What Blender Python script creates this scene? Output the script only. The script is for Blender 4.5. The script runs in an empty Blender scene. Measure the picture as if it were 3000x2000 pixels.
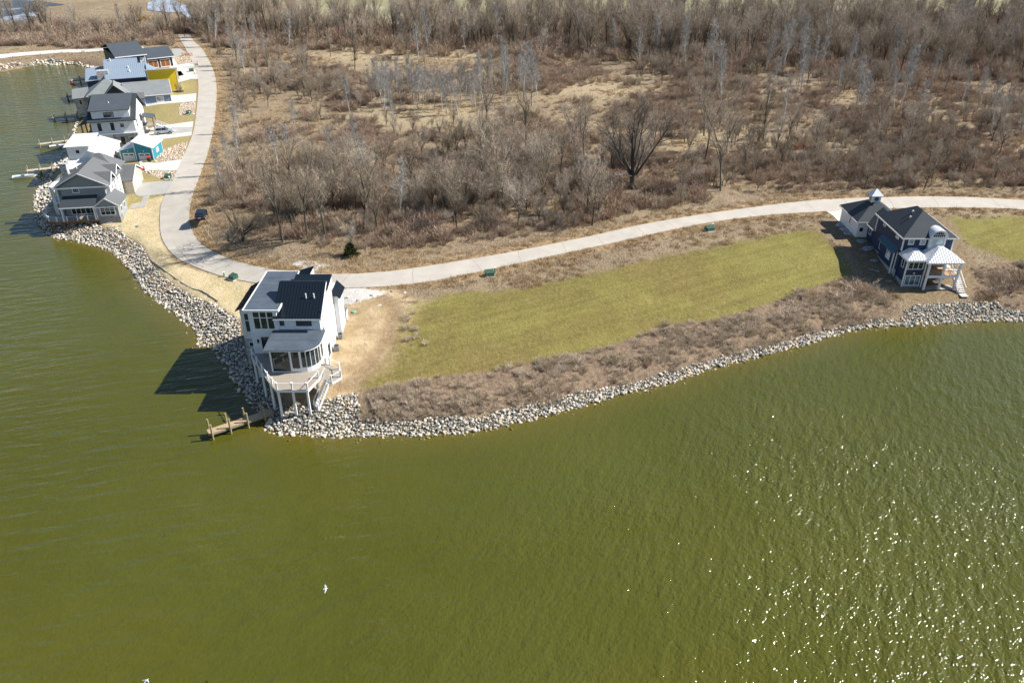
import bpy, bmesh, math, random
import numpy as np
from mathutils import Vector, Matrix, noise as mnoise
rnd = random.Random(7)
nr = np.random.RandomState(11)
R = math.radians
scene = bpy.context.scene
C = scene.collection

# ---------------------------------------------------------------- camera
cam_d = bpy.data.cameras.new('camera')
cam_d.sensor_width = 36.0
cam_d.lens = 28.0
cam_d.clip_start = 0.5
cam_d.clip_end = 6000
cam = bpy.data.objects.new('camera', cam_d)
C.objects.link(cam)
cam.location = (0, 0, 62)
cam.rotation_euler = (R(60), 0, 0)
scene.camera = cam

# ---------------------------------------------------------------- light
SUN_EL, SUN_AZ = 41.0, 9.0      # elevation, degrees north of +X
world = bpy.data.worlds.new('World')
scene.world = world
world.use_nodes = True
wn = world.node_tree.nodes
bg = wn['Background']
sky = wn.new('ShaderNodeTexSky')
sky.sky_type = 'NISHITA'
sky.sun_disc = False
sky.sun_elevation = R(SUN_EL)
sky.sun_rotation = R(90 - SUN_AZ)
sky.air_density = 1.0
sky.dust_density = 0.3
sky.ozone_density = 3.0
world.node_tree.links.new(sky.outputs[0], bg.inputs[0])
bg.inputs[1].default_value = 0.072
sun_d = bpy.data.lights.new('sun', 'SUN')
sun_d.energy = 4.9
sun_d.angle = R(0.5)
sun_d.color = (1.0, 0.955, 0.88)
sun = bpy.data.objects.new('sun', sun_d)
C.objects.link(sun)
sd = Vector((math.cos(R(SUN_EL))*math.cos(R(SUN_AZ)), math.cos(R(SUN_EL))*math.sin(R(SUN_AZ)), math.sin(R(SUN_EL))))
sun.rotation_euler = sd.to_track_quat('Z', 'Y').to_euler()
sun.location = (200, 100, 200)
scene.view_settings.view_transform = 'Standard'
scene.view_settings.look = 'None'
scene.view_settings.exposure = 0.76
scene.view_settings.gamma = 1.0

# ---------------------------------------------------------------- materials
def newmat(name):
    m = bpy.data.materials.new(name)
    m.use_nodes = True
    nt = m.node_tree
    b = nt.nodes['Principled BSDF']
    return m, nt, b

def N(nt, t, **kw):
    n = nt.nodes.new(t)
    for k, v in kw.items():
        if k.startswith('i_'):
            n.inputs[k[2:].replace('_', ' ')].default_value = v
        else:
            setattr(n, k, v)
    return n

def coords(nt, kind='Object'):
    return nt.nodes.new('ShaderNodeTexCoord').outputs[kind]

def noise(nt, vec, scale, detail=4, rough=.55, dist=0):
    n = N(nt, 'ShaderNodeTexNoise')
    n.inputs['Scale'].default_value = scale
    n.inputs['Detail'].default_value = detail
    n.inputs['Roughness'].default_value = rough
    n.inputs['Distortion'].default_value = dist
    if vec is not None:
        nt.links.new(vec, n.inputs['Vector'])
    return n.outputs['Fac']

def ramp(nt, fac, stops):
    r = N(nt, 'ShaderNodeValToRGB')
    e = r.color_ramp.elements
    while len(e) < len(stops):
        e.new(.5)
    for i, (p, c) in enumerate(stops):
        e[i].position = p
        e[i].color = (c[0], c[1], c[2], 1) if not isinstance(c, (int, float)) else (c, c, c, 1)
    nt.links.new(fac, r.inputs[0])
    return r.outputs[0]

def mixc(nt, fac, a, b, mode='MIX'):
    m = N(nt, 'ShaderNodeMix', data_type='RGBA', blend_type=mode)
    for s, v in ((0, fac), (6, a), (7, b)):
        if hasattr(v, 'is_output'):
            nt.links.new(v, m.inputs[s])
        elif s == 0:
            m.inputs[0].default_value = v
        else:
            m.inputs[s].default_value = (v[0], v[1], v[2], 1)
    return m.outputs[2]

def math_(nt, op, a, b=None, c=None, clamp=False):
    m = N(nt, 'ShaderNodeMath', operation=op, use_clamp=clamp)
    for i, v in enumerate((a, b, c)):
        if v is None:
            continue
        if hasattr(v, 'is_output'):
            nt.links.new(v, m.inputs[i])
        else:
            m.inputs[i].default_value = v
    return m.outputs[0]

def bump(nt, b, h, strength, distance):
    n = N(nt, 'ShaderNodeBump')
    n.inputs['Strength'].default_value = strength
    n.inputs['Distance'].default_value = distance
    nt.links.new(h, n.inputs['Height'])
    nt.links.new(n.outputs[0], b.inputs['Normal'])

def plain(name, col, rough=.7, metal=0, var=.12, scale=3., spec=.4, bumpd=0, bscale=20):
    m, nt, b = newmat(name)
    v = coords(nt)
    f = noise(nt, v, scale, 5)
    lo = [c*(1-var) for c in col]
    hi = [min(1, c*(1+var)) for c in col]
    nt.links.new(ramp(nt, f, [(.3, lo), (.7, hi)]), b.inputs['Base Color'])
    b.inputs['Roughness'].default_value = rough
    b.inputs['Metallic'].default_value = metal
    b.inputs['Specular IOR Level'].default_value = spec
    if bumpd:
        bump(nt, b, noise(nt, v, bscale, 3), .8, bumpd)
    return m

def striped(name, col, period, axis='XY', rough=.6, depth=.03, dark=.8, metal=0, sharp=.86):
    """board-and-batten / lap siding: grooves every `period` metres"""
    m, nt, b = newmat(name)
    v = coords(nt)
    sep = N(nt, 'ShaderNodeSeparateXYZ')
    nt.links.new(v, sep.inputs[0])
    if axis == 'XY':
        s = math_(nt, 'ADD', sep.outputs[0], sep.outputs[1])
    elif axis == 'Z':
        s = sep.outputs[2]
    elif axis == 'X':
        s = sep.outputs[0]
    else:
        s = sep.outputs[1]
    s = math_(nt, 'DIVIDE', s, period)
    s = math_(nt, 'FRACT', s)
    g = math_(nt, 'GREATER_THAN', s, sharp)
    f = noise(nt, v, 1.3, 4)
    base = ramp(nt, f, [(.3, [c*.93 for c in col]), (.7, [min(1, c*1.04) for c in col])])
    nt.links.new(mixc(nt, g, base, [c*dark for c in col]), b.inputs['Base Color'])
    b.inputs['Roughness'].default_value = rough
    b.inputs['Metallic'].default_value = metal
    bump(nt, b, g, .6, depth)
    return m

def shingle(name, col):
    m, nt, b = newmat(name)
    v = coords(nt)
    sep = N(nt, 'ShaderNodeSeparateXYZ')
    nt.links.new(v, sep.inputs[0])
    f1 = noise(nt, v, 7, 3)
    f2 = noise(nt, v, .5, 3)
    base = ramp(nt, f1, [(.35, [c*.75 for c in col]), (.65, [c*1.25 for c in col])])
    base = mixc(nt, .35, base, ramp(nt, f2, [(.3, [c*.8 for c in col]), (.7, [c*1.2 for c in col])]))
    s = math_(nt, 'FRACT', math_(nt, 'DIVIDE', sep.outputs[2], .1))
    g = math_(nt, 'GREATER_THAN', s, .8)
    base = mixc(nt, math_(nt, 'MULTIPLY', g, .3), base, [c*.5 for c in col])
    nt.links.new(base, b.inputs['Base Color'])
    b.inputs['Roughness'].default_value = .85
    bump(nt, b, f1, .5, .02)
    return m

def rand_mat(name, stops, rough=.9, nscale=2., nvar=.25, bumpd=0):
    """colour varies per object / per instance"""
    m, nt, b = newmat(name)
    oi = N(nt, 'ShaderNodeObjectInfo')
    base = ramp(nt, oi.outputs['Random'], stops)
    f = noise(nt, coords(nt), nscale, 3)
    base = mixc(nt, 1.0, base, ramp(nt, f, [(.3, 1-nvar), (.7, 1+nvar)]), 'MULTIPLY')
    nt.links.new(base, b.inputs['Base Color'])
    b.inputs['Roughness'].default_value = rough
    b.inputs['Specular IOR Level'].default_value = .2
    if bumpd:
        bump(nt, b, noise(nt, coords(nt), 6, 4), .8, bumpd)
    return m

def glassmat(name, col=(.02, .03, .035)):
    m, nt, b = newmat(name)
    f = noise(nt, coords(nt), .9, 2)
    nt.links.new(ramp(nt, f, [(.35, [c*.5 for c in col]), (.65, [c*1.8 for c in col])]), b.inputs['Base Color'])
    b.inputs['Roughness'].default_value = .06
    b.inputs['Specular IOR Level'].default_value = .7
    return m

M = {}
M['white_batten'] = striped('white_batten_siding', (.78, .79, .80), .4, 'XY', dark=.86)
M['white'] = plain('white_trim', (.80, .80, .79), .5, var=.03)
M['white_metal'] = plain('white_metal_roof', (.70, .71, .72), .38, var=.05, spec=.5)
M['navy'] = striped('navy_lap_siding', (.022, .040, .095), .2, 'Z', dark=.6, depth=.02)
M['grey_lap'] = striped('grey_lap_siding', (.30, .32, .325), .2, 'Z', dark=.75, depth=.02)
M['bluegrey_lap'] = striped('blue_grey_lap_siding', (.19, .24, .33), .2, 'Z', dark=.75, depth=.02)
M['green_lap'] = striped('dark_green_lap_siding', (.01, .045, .04), .2, 'Z', dark=.6, depth=.02)
M['teal'] = striped('teal_siding', (.02, .25, .33), .4, 'XY', dark=.8)
M['yellow'] = striped('yellow_siding', (.85, .60, .015), .25, 'Z', dark=.85, depth=.02)
M['tan'] = plain('tan_siding', (.50, .45, .36), .7)
M['black_metal'] = plain('black_metal_roof', (.008, .014, .022), .35, metal=0, spec=.4, var=.1)
M['membrane'] = plain('grey_membrane_roof', (.085, .105, .13), .5, var=.16, scale=.6, spec=.35)
M['steel_roof'] = plain('blue_grey_metal_roof', (.25, .31, .38), .45, var=.06, spec=.5)
M['blue_roof'] = plain('slate_blue_metal_roof', (.06, .13, .19), .4, var=.06)
M['sh_dark'] = shingle('dark_shingle', (.035, .045, .055))
M['sh_slate'] = shingle('slate_shingle', (.06, .075, .09))
M['sh_grey'] = shingle('grey_shingle', (.13, .135, .14))
M['sh_light'] = shingle('light_grey_shingle', (.21, .225, .225))
M['glass'] = glassmat('dark_window_glass')
M['glass_teal'] = glassmat('curtained_window_glass', (.09, .17, .2))
M['glass_pale'] = glassmat('blind_behind_glass', (.42, .46, .48))
M['black_frame'] = plain('black_window_frame', (.015, .018, .02), .4)
M['wood_deck'] = striped('grey_tan_deck_boards', (.36, .31, .25), .15, 'X', dark=.75, depth=.01, sharp=.9)
M['wood_tan'] = striped('tan_deck_boards', (.50, .33, .20), .15, 'X', dark=.8, depth=.01, sharp=.9)
M['dock_wood'] = striped('weathered_dock_planks', (.46, .33, .21), .16, 'X', dark=.65, depth=.02, sharp=.88)
M['dock_grey'] = striped('silvered_dock_planks', (.52, .47, .38), .16, 'X', dark=.7, depth=.02, sharp=.88)
M['pile_wood'] = plain('pile_wood', (.30, .25, .14), .85, var=.3, scale=5, bumpd=.02)
M['brown_wood'] = plain('stained_wood', (.22, .10, .045), .6, var=.25)
M['door_wood'] = striped('orange_wood_door', (.30, .10, .035), .5, 'Z', dark=.7)
M['door_white'] = striped('white_garage_door', (.62, .66, .68), .55, 'Z', dark=.85)
M['deck_shade'] = plain('painted_deck_shade', (.02, .02, .022), .9)  # near-black colour standing in for the shade under the deck
M['green_box'] = plain('green_painted_steel', (.045, .10, .07), .45, var=.15)
M['grey_metal'] = plain('grey_metal', (.25, .27, .28), .4, metal=.3)
M['black'] = plain('black_plastic', (.02, .02, .02), .5)
M['rubber'] = plain('tyre_rubber', (.02, .02, .02), .9)
M['red'] = plain('red_plastic', (.55, .03, .03), .45)
M['orange'] = plain('orange_mesh', (.75, .12, .04), .7)
M['concrete_base'] = plain('foundation_concrete', (.32, .34, .33), .85, var=.2)
M['carblue'] = plain('dark_blue_car_paint', (.004, .010, .022), .15, spec=.8, var=.02)
M['carsilver'] = plain('silver_car_paint', (.45, .47, .50), .25, metal=.4, var=.02)
M['excav'] = plain('yellow_machine_paint', (.62, .33, .02), .4)
M['dsgreen'] = plain('light_green_lid', (.22, .42, .28), .6)
M['gull'] = plain('white_feathers', (.75, .77, .8), .7)
M['gullgrey'] = plain('grey_wing_feathers', (.42, .47, .55), .7)
M['beak'] = plain('yellow_beak', (.7, .45, .05), .5)

def stonemat(name, col):
    m, nt, b = newmat(name)
    v = coords(nt)
    vo = N(nt, 'ShaderNodeTexVoronoi', i_Scale=2.4)
    mp = N(nt, 'ShaderNodeMapping')
    mp.inputs['Scale'].default_value = (1, 1, 2)
    nt.links.new(v, mp.inputs[0]); nt.links.new(mp.outputs[0], vo.inputs['Vector'])
    sep = N(nt, 'ShaderNodeSeparateColor')
    nt.links.new(vo.outputs['Color'], sep.inputs[0])
    c = ramp(nt, sep.outputs[0], [(.1, [x*.62 for x in col]), (.5, col), (.9, [min(1, x*1.3) for x in col])])
    nt.links.new(c, b.inputs['Base Color'])
    b.inputs['Roughness'].default_value = .85
    bump(nt, b, vo.outputs['Distance'], .5, .04)
    return m
M['stone'] = stonemat('grey_stone_veneer', (.40, .40, .39))
M['stone_d'] = stonemat('dark_grey_stone_veneer', (.22, .22, .22))

def concrete(name, col, joint=0):
    m, nt, b = newmat(name)
    v = coords(nt)
    f = noise(nt, v, .35, 6, .6)
    f2 = noise(nt, v, 9, 3)
    c = ramp(nt, f, [(.3, [x*.88 for x in col]), (.7, [min(1, x*1.08) for x in col])])
    c = mixc(nt, 1, c, ramp(nt, f2, [(.3, .94), (.7, 1.05)]), 'MULTIPLY')
    nt.links.new(c, b.inputs['Base Color'])
    b.inputs['Roughness'].default_value = .85
    return m
M['road'] = concrete('road_concrete', (.455, .415, .355))
M['drive'] = concrete('pale_concrete', (.58, .555, .51))
M['drive_grey'] = concrete('grey_concrete', (.38, .37, .34))
M['gravel'] = concrete('gravel', (.36, .35, .33))
M['joint'] = plain('joint_sealant', (.27, .24, .20), .9)

# ---------------------------------------------------------------- mesh builder
class MB:
    def __init__(s):
        s.v = []; s.f = []; s.m = []
    def poly(s, pts, mi=0):
        k = len(s.v); s.v += [tuple(p) for p in pts]
        s.f.append(tuple(range(k, k+len(pts)))); s.m.append(mi)
    def raw(s, vs, fs, mi=0):
        k = len(s.v); s.v += [tuple(p) for p in vs]
        s.f += [tuple(i+k for i in f) for f in fs]; s.m += [mi]*len(fs)
    def box(s, x0, x1, y0, y1, z0, z1, mi=0):
        vs = [(x0,y0,z0),(x1,y0,z0),(x1,y1,z0),(x0,y1,z0),(x0,y0,z1),(x1,y0,z1),(x1,y1,z1),(x0,y1,z1)]
        s.raw(vs, [(0,3,2,1),(4,5,6,7),(0,1,5,4),(1,2,6,5),(2,3,7,6),(3,0,4,7)], mi)
        return s
    def prism(s, poly, z0, z1, mi=0):
        n = len(poly)
        vs = [(p[0],p[1],z0) for p in poly]+[(p[0],p[1],z1) for p in poly]
        fs = [tuple(range(n-1,-1,-1)), tuple(range(n,2*n))]+[(i,(i+1)%n,n+(i+1)%n,n+i) for i in range(n)]
        s.raw(vs, fs, mi); return s
    def slab(s, top, t, mi=0):
        n = len(top)
        vs = [tuple(p) for p in top]+[(p[0],p[1],p[2]-t) for p in top]
        fs = [tuple(range(n)), tuple(range(2*n-1,n-1,-1))]+[(i,n+i,n+(i+1)%n,(i+1)%n) for i in range(n)]
        s.raw(vs, fs, mi); return s
    def bar(s, p0, p1, w, h=None, mi=0):
        h = h or w
        p0 = Vector(p0); p1 = Vector(p1); d = (p1-p0)
        if d.length < 1e-6: return s
        d.normalize()
        up = Vector((0,0,1)) if abs(d.z) < .95 else Vector((0,1,0))
        a = d.cross(up).normalized()*w/2; b = a.cross(d).normalized()*h/2
        vs = [p0-a-b,p0+a-b,p0+a+b,p0-a+b,p1-a-b,p1+a-b,p1+a+b,p1-a+b]
        s.raw(vs, [(0,3,2,1),(4,5,6,7),(0,1,5,4),(1,2,6,5),(2,3,7,6),(3,0,4,7)], mi); return s
    def tube(s, p0, p1, r0, r1=None, n=8, mi=0, cap=True):
        r1 = r0 if r1 is None else r1
        p0 = Vector(p0); p1 = Vector(p1); d = (p1-p0).normalized()
        up = Vector((0,0,1)) if abs(d.z) < .95 else Vector((0,1,0))
        a = d.cross(up).normalized(); b = a.cross(d).normalized()
        vs = []
        for p, r in ((p0,r0),(p1,r1)):
            for i in range(n):
                t = 2*math.pi*i/n
                vs.append(p+a*math.cos(t)*r+b*math.sin(t)*r)
        fs = [(i,(i+1)%n,n+(i+1)%n,n+i) for i in range(n)]
        if cap: fs += [tuple(range(n-1,-1,-1)), tuple(range(n,2*n))]
        s.raw(vs, fs, mi); return s
    def ribs(s, poly, u, spacing=.45, w=.05, h=.06, mi=0, off=None):
        """raised seams running up the slope of a convex roof polygon; u = eave direction"""
        P = [Vector(p) for p in poly]
        u = Vector(u).normalized()
        nrm = (P[1]-P[0]).cross(P[2]-P[0]).normalized()
        if nrm.z < 0: nrm.negate()
        vv = nrm.cross(u).normalized()
        q = [((p-P[0]).dot(u), (p-P[0]).dot(vv)) for p in P]
        a0 = min(a for a, _ in q); a1 = max(a for a, _ in q)
        t = a0+(spacing/2 if off is None else off)
        while t < a1-.02:
            hit = []
            for i in range(len(q)):
                (xa, ya), (xb, yb) = q[i], q[(i+1) % len(q)]
                if (xa-t)*(xb-t) <= 0 and abs(xa-xb) > 1e-6:
                    hit.append(ya+(yb-ya)*(t-xa)/(xb-xa))
            if len(hit) >= 2 and max(hit)-min(hit) > .1:
                b0 = P[0]+u*t+vv*min(hit)+nrm*h/2; b1 = P[0]+u*t+vv*max(hit)+nrm*h/2
                s.bar(b0, b1, w, h, mi)
            t += spacing
        return s
    def build(s, name, mats, parent=None, recalc=True, smooth=False, loc=None):
        if not isinstance(mats, (list, tuple)): mats = [mats]
        me = bpy.data.meshes.new(name)
        v = s.v
        if parent is not None and parent.get('_w'):
            ox, oy, oz = parent.location
            v = [(p[0]-ox, p[1]-oy, p[2]-oz) for p in v]
        if loc is not None:
            v = [(p[0]-loc[0], p[1]-loc[1], p[2]-loc[2]) for p in v]
        me.from_pydata(v, [], s.f)
        for m in mats: me.materials.append(m)
        me.polygons.foreach_set('material_index', s.m)
        if recalc:
            bm = bmesh.new(); bm.from_mesh(me)
            bmesh.ops.recalc_face_normals(bm, faces=bm.faces)
            bm.to_mesh(me); bm.free()
        if smooth:
            me.polygons.foreach_set('use_smooth', [True]*len(me.polygons))
        me.update()
        o = bpy.data.objects.new(name, me)
        if loc is not None: o.location = loc
        if parent is not None: o.parent = parent
        C.objects.link(o)
        return o

def thing(name, label, cat, loc=(0,0,0), yaw=0, group=None, world=False):
    o = bpy.data.objects.new(name, None)
    o.empty_display_size = .5
    C.objects.link(o)
    o.location = loc; o.rotation_euler = (0,0,R(yaw))
    o['label'] = label; o['category'] = cat
    if group: o['group'] = group
    if world: o['_w'] = 1
    return o
def tag(o, label=None, cat=None, group=None, kind=None):
    if label: o['label'] = label
    if cat: o['category'] = cat
    if group: o['group'] = group
    if kind: o['kind'] = kind
    return o
def clean():
    for o in bpy.data.objects:
        if '_w' in o: del o['_w']

# ---------------------------------------------------------------- plan data (metres)
SHORE=[(-700.0,287.8),(-260.0,302.8),(-191.3,307.8),(-187.5,315.8),(-182.5,322.5),(-174.9,324.2),(-166.1,320.0),(-159.7,312.6),(-154.2,300.2),(-147.6,284.5),(-144.1,274.7),(-138.6,259.5),(-130.6,240.6),(-124.8,226.2),(-120.6,215.4),(-117.5,206.5),(-116.1,199.7),(-115.3,194.3),(-112.9,187.5),(-111.2,181.1),(-108.5,173.6),(-104.3,165.3),(-99.6,157.6),(-95.0,151.6),(-90.4,148.6),(-84.0,145.9),(-77.1,142.1),(-70.3,133.7),(-64.6,125.6),(-58.3,119.0),(-52.8,113.6),(-49.8,110.0),(-48.2,105.9),(-45.4,105.0),(-41.7,99.0),(-38.7,94.3),(-36.0,90.8),(-33.4,88.0),(-32.5,86.2),(-32.0,84.5),(-30.3,83.5),(-26.8,83.1),(-22.2,82.8),(-18.3,82.8),(-12.7,83.1),(-7.1,83.5),(-2.6,84.5),(2.6,86.7),(9.1,89.5),(15.4,92.7),(22.6,95.5),(29.7,99.6),(37.0,102.7),(43.0,105.3),(52.1,110.0),(58.3,111.9),(63.4,112.4),(68.6,112.9),(76.1,113.9),(83.5,114.2),(130.0,114.0),(700.0,150.0)]
ROAD_L=[(-146.1,368.3),(-137.2,348.8),(-131.7,336.8),(-119.6,309.8),(-109.7,286.5),(-102.2,266.2),(-92.9,237.5),(-85.6,213.8),(-81.6,197.6),(-78.1,181.8),(-75.0,168.1),(-74.0,160.5),(-72.0,153.7),(-68.7,145.4),(-65.1,139.1),(-61.2,134.1),(-56.8,130.5),(-51.7,126.9),(-46.6,124.2),(-41.1,121.8),(-34.6,119.7),(-29.2,118.3),(-22.7,118.3),(-17.1,119.4),(-12.9,120.8),(-3.5,125.4),(6.5,130.6),(18.0,136.5),(30.4,143.1),(39.7,147.4),(51.0,150.9),(60.8,152.6),(71.4,154.1),(82.5,155.1),(91.4,155.1),(99.3,154.9),(104.5,154.1),(118,152.3),(140,149)]
ROAD_R=[(-140.8,368.3),(-131.8,348.8),(-125.2,336.8),(-113.1,309.8),(-103.5,286.5),(-96.3,266.2),(-88.9,242.8),(-81.6,218.2),(-76.6,199.5),(-72.4,181.8),(-69.4,168.0),(-67.5,159.5),(-65.6,152.5),(-62.9,146.3),(-59.9,141.1),(-56.4,136.9),(-50.9,132.1),(-45.1,128.5),(-40.7,126.3),(-35.6,124.5),(-30.1,123.2),(-24.3,123.7),(-18.5,125.1),(-11.2,128.0),(-3.6,131.0),(5.9,135.5),(16.0,140.7),(25.9,146.2),(37.0,150.9),(48.6,155.1),(61.5,159.2),(71.2,160.8),(81.7,161.6),(90.1,161.9),(98.2,161.3),(103.3,160.5),(107.4,159.5),(120,157.9),(141,154.6)]
LAWN=[(-20.1,91.7),(-18.4,97.0),(-18.0,101.9),(-16.4,107.7),(-14.9,112.0),(-8.9,115.1),(1.7,117.1),(9.1,120.8),(20.8,126.5),(33.3,132.5),(46.8,138.6),(58.0,142.9),(58.3,136.5),(58.6,130.2),(58.7,125.8),(49.7,121.4),(41.6,116.0),(32.0,110.9),(24.0,108.9),(14.6,102.7),(4.7,98.6),(-2.8,95.5),(-10.7,93.8),(-16.5,91.8)]
LAWN2=[(87.4,148.6),(106.2,149.7),(94.8,129.4),(88.7,132.9),(85.0,136.8)]
DIRT=[(-42.7,122.1),(-34.6,119.7),(-29.1,117.7),(-19.7,117.5),(-15.4,113.5),(-17.2,108.4),(-17.3,100.9),(-18.9,96.0),(-21.4,92.2),(-20.7,90.0),(-24.1,87.8),(-28.1,87.2),(-32.1,91.3),(-38.0,102.1),(-43.0,112.9)]
STRAW=[(-80.7,160.5),(-74.0,164.1),(-73.8,159.5),(-72.2,153.7),(-67.9,143.3),(-61.7,133.2),(-56.3,129.3),(-49.7,125.4),(-42.8,122.5),(-42.4,115.7),(-42.7,110.7),(-48.3,116.1),(-54.0,120.1),(-60.4,126.2),(-66.7,134.6),(-70.3,140.8),(-80.2,150.2),(-83.8,151.5),(-80.2,156.6)]
MUD=[(58.7,145.1),(61.1,136.5),(61.4,124.8),(65.6,122.1),(65.2,116.7),(76.0,118.1),(82.0,125.2),(83.4,136.8),(87.0,148.6),(72.4,152.1)]
BANK=[(-20.7,89.7),(-16.5,91.7),(-10.7,93.7),(-2.8,95.3),(4.7,98.4),(14.5,102.3),(24.0,108.7),(31.9,110.5),(41.5,115.6),(49.6,121.1),(58.5,125.3),(63.1,123.5),(63.9,117.6),(63.4,114.8),(57.2,112.7),(49.8,109.7),(41.8,106.0),(34.3,102.8),(27.1,99.2),(20.2,96.0),(13.7,93.6),(7.4,90.4),(1.4,88.1),(-4.4,86.7),(-10.1,85.8),(-15.7,85.1),(-19.7,85.2)]
BANK2=[(76.0,118.1),(80.5,125.2),(80.9,128.7),(91.7,130.7),(97.0,130.7),(89.3,116.1),(84.6,116.6),(80.2,116.9)]
YARD=[(-144.9,277.7),(-142.1,308.3),(-136.0,336.8),(-125.8,322.8),(-102.7,266.2),(-93.1,237.5),(-85.7,213.8),(-81.5,195.8),(-77.3,177.0),(-74.2,161.1),(-80.0,158.5),(-83.5,150.7),(-94.7,153.8),(-110.1,179.3),(-116.3,206.1),(-134.0,248.4)]
RK0=[(-105.9,168.0),(-110.6,177.8),(-111.5,182.8),(-109.9,184.1),(-102.2,170.8),(-99.7,163.7),(-95.1,156.1),(-92.1,153.4),(-84.0,151.8),(-83.1,150.8),(-87.1,151.5),(-91.0,148.7),(-93.3,149.6),(-98.9,157.4),(-103.5,164.5)]
RK00=[(-113.4,188.1),(-113.8,192.4),(-115.0,196.3),(-117.1,204.7),(-115.6,205.1),(-110.3,194.7),(-111.4,192.8),(-111.4,189.1),(-110.8,185.4)]
RK1=[(-90.4,148.6),(-90.0,150.9),(-86.0,151.3),(-79.5,149.7),(-70.0,140.0),(-65.7,132.8),(-60.4,126.2),(-54.0,120.1),(-48.3,116.1),(-43.2,110.7),(-40.6,104.1),(-37.5,99.1),(-36.2,95.2),(-33.1,91.7),(-31.4,88.5),(-32.0,87.2),(-33.3,87.7),(-34.8,89.8),(-37.6,93.2),(-41.2,98.9),(-45.1,105.2),(-48.6,106.6),(-49.8,110.0),(-52.8,113.6),(-58.3,119.0),(-64.6,125.6),(-70.3,133.7),(-77.1,142.1),(-84.0,145.9)]
RK2=[(-32.0,84.5),(-32.4,86.8),(-31.3,87.9),(-27.6,87.4),(-24.3,88.5),(-22.1,89.7),(-20.9,89.9),(-20.1,86.1),(-19.7,85.2),(-17.8,85.2),(-13.2,85.3),(-8.7,86.0),(-4.1,86.0),(-1.9,87.5),(4.0,89.6),(10.2,92.4),(17.8,95.1),(23.3,98.0),(30.4,101.6),(36.3,104.2),(42.4,106.9),(48.9,110.1),(55.3,112.5),(59.5,113.8),(63.0,113.5),(64.1,115.5),(66.1,116.5),(72.3,117.5),(78.3,117.9),(80.6,117.8),(81.4,116.5),(87.3,116.3),(88.4,114.3),(83.5,114.2),(76.1,113.9),(68.6,112.9),(63.4,112.4),(58.3,111.9),(52.1,110.0),(43.0,105.2),(37.0,102.7),(29.7,99.6),(22.6,95.5),(15.4,92.7),(9.1,89.5),(2.6,86.7),(-2.6,84.5),(-7.1,83.5),(-12.7,83.1),(-18.3,82.8),(-22.2,82.8),(-26.8,83.1),(-30.3,83.5)]
RK3=[(-197.5,313.7),(-194.2,314.0),(-191.0,317.7),(-187.3,319.8),(-184.4,325.7),(-178.0,326.7),(-169.2,323.9),(-160.5,316.8),(-154.2,309.5),(-158.7,312.5),(-163.6,317.0),(-171.0,323.5),(-177.7,322.3),(-184.5,321.7),(-189.1,317.0),(-192.2,309.6),(-195.2,308.7)]
COB1=[(-85.0,185.3),(-87.9,195.5),(-83.6,203.4),(-79.4,188.0)]
COB2=[(-86.0,179.6),(-83.4,179.9),(-77.6,179.1),(-76.2,172.7),(-78.7,173.2)]
COB3=[(-128.8,315.7),(-124.5,320.4),(-118.6,307.8),(-122.2,302.4)]
COB4=[(-100.2,244.4),(-96.4,246.6),(-91.3,230.5),(-95.5,229.9)]
D1=[(-82.5,171.1),(-76.0,172.1),(-73.6,164.5),(-77.9,163.9),(-80.1,163.8),(-81.4,164.8)]
D2=[(-89.4,187.1),(-85.0,185.0),(-79.3,188.0),(-77.6,179.4),(-82.9,179.5),(-85.7,178.4)]
D3=[(-99.2,215.1),(-97.3,218.2),(-93.4,220.1),(-88.9,223.1),(-84.5,208.8),(-92.0,204.9),(-94.6,203.7)]
D3b=[(-92.5,216.5),(-87.1,217.2),(-85.6,212.4),(-91.2,209.0)]
D4=[(-106.2,253.4),(-99.7,256.9),(-96.4,246.9),(-100.9,244.7),(-109.5,241.3),(-111.1,245.3)]
D5=[(-129.7,316.9),(-127.7,314.6),(-122.0,301.9),(-118.0,306.7),(-112.6,295.1),(-106.3,277.8),(-108.9,277.8),(-112.0,271.5),(-115.7,279.6),(-113.4,284.3),(-116.9,291.1),(-119.2,289.2),(-122.5,295.1)]
D6=[(-135.7,333.2),(-133.7,335.1),(-131.4,332.6),(-126.2,323.9),(-128.8,315.7)]
D7=[(63.7,153.5),(67.1,153.7),(64.3,146.8),(64.2,150.8)]
WALK=[(-77.9,163.9),(-77.1,159.0),(-79.9,158.3),(-80.6,160.1),(-78.6,160.2),(-79.2,163.7)]
PATH_T=[(-208.1,321.4),(-200.7,326.5),(-192.9,334.2),(-181.3,338.7),(-165.4,339.7),(-149.1,338.7)]
PATH_B=[(-205.4,316.5),(-198.7,322.5),(-191.0,330.3),(-179.7,335.2),(-163.7,335.7),(-146.3,331.6)]
POND1=[(-290.4,476.5),(-278.3,484.0),(-265.9,481.5),(-242.1,464.5),(-248.7,457.6),(-239.7,431.8),(-222.9,390.8),(-234.4,387.5),(-239.7,387.5)]
POND2=[(-200.3,471.7),(-201.6,496.9),(-186.1,476.5),(-170.2,453.1),(-155.7,431.8),(-152.5,412.2),(-158.3,416.0),(-168.9,435.9),(-174.7,433.8),(-189.4,444.4)]

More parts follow.
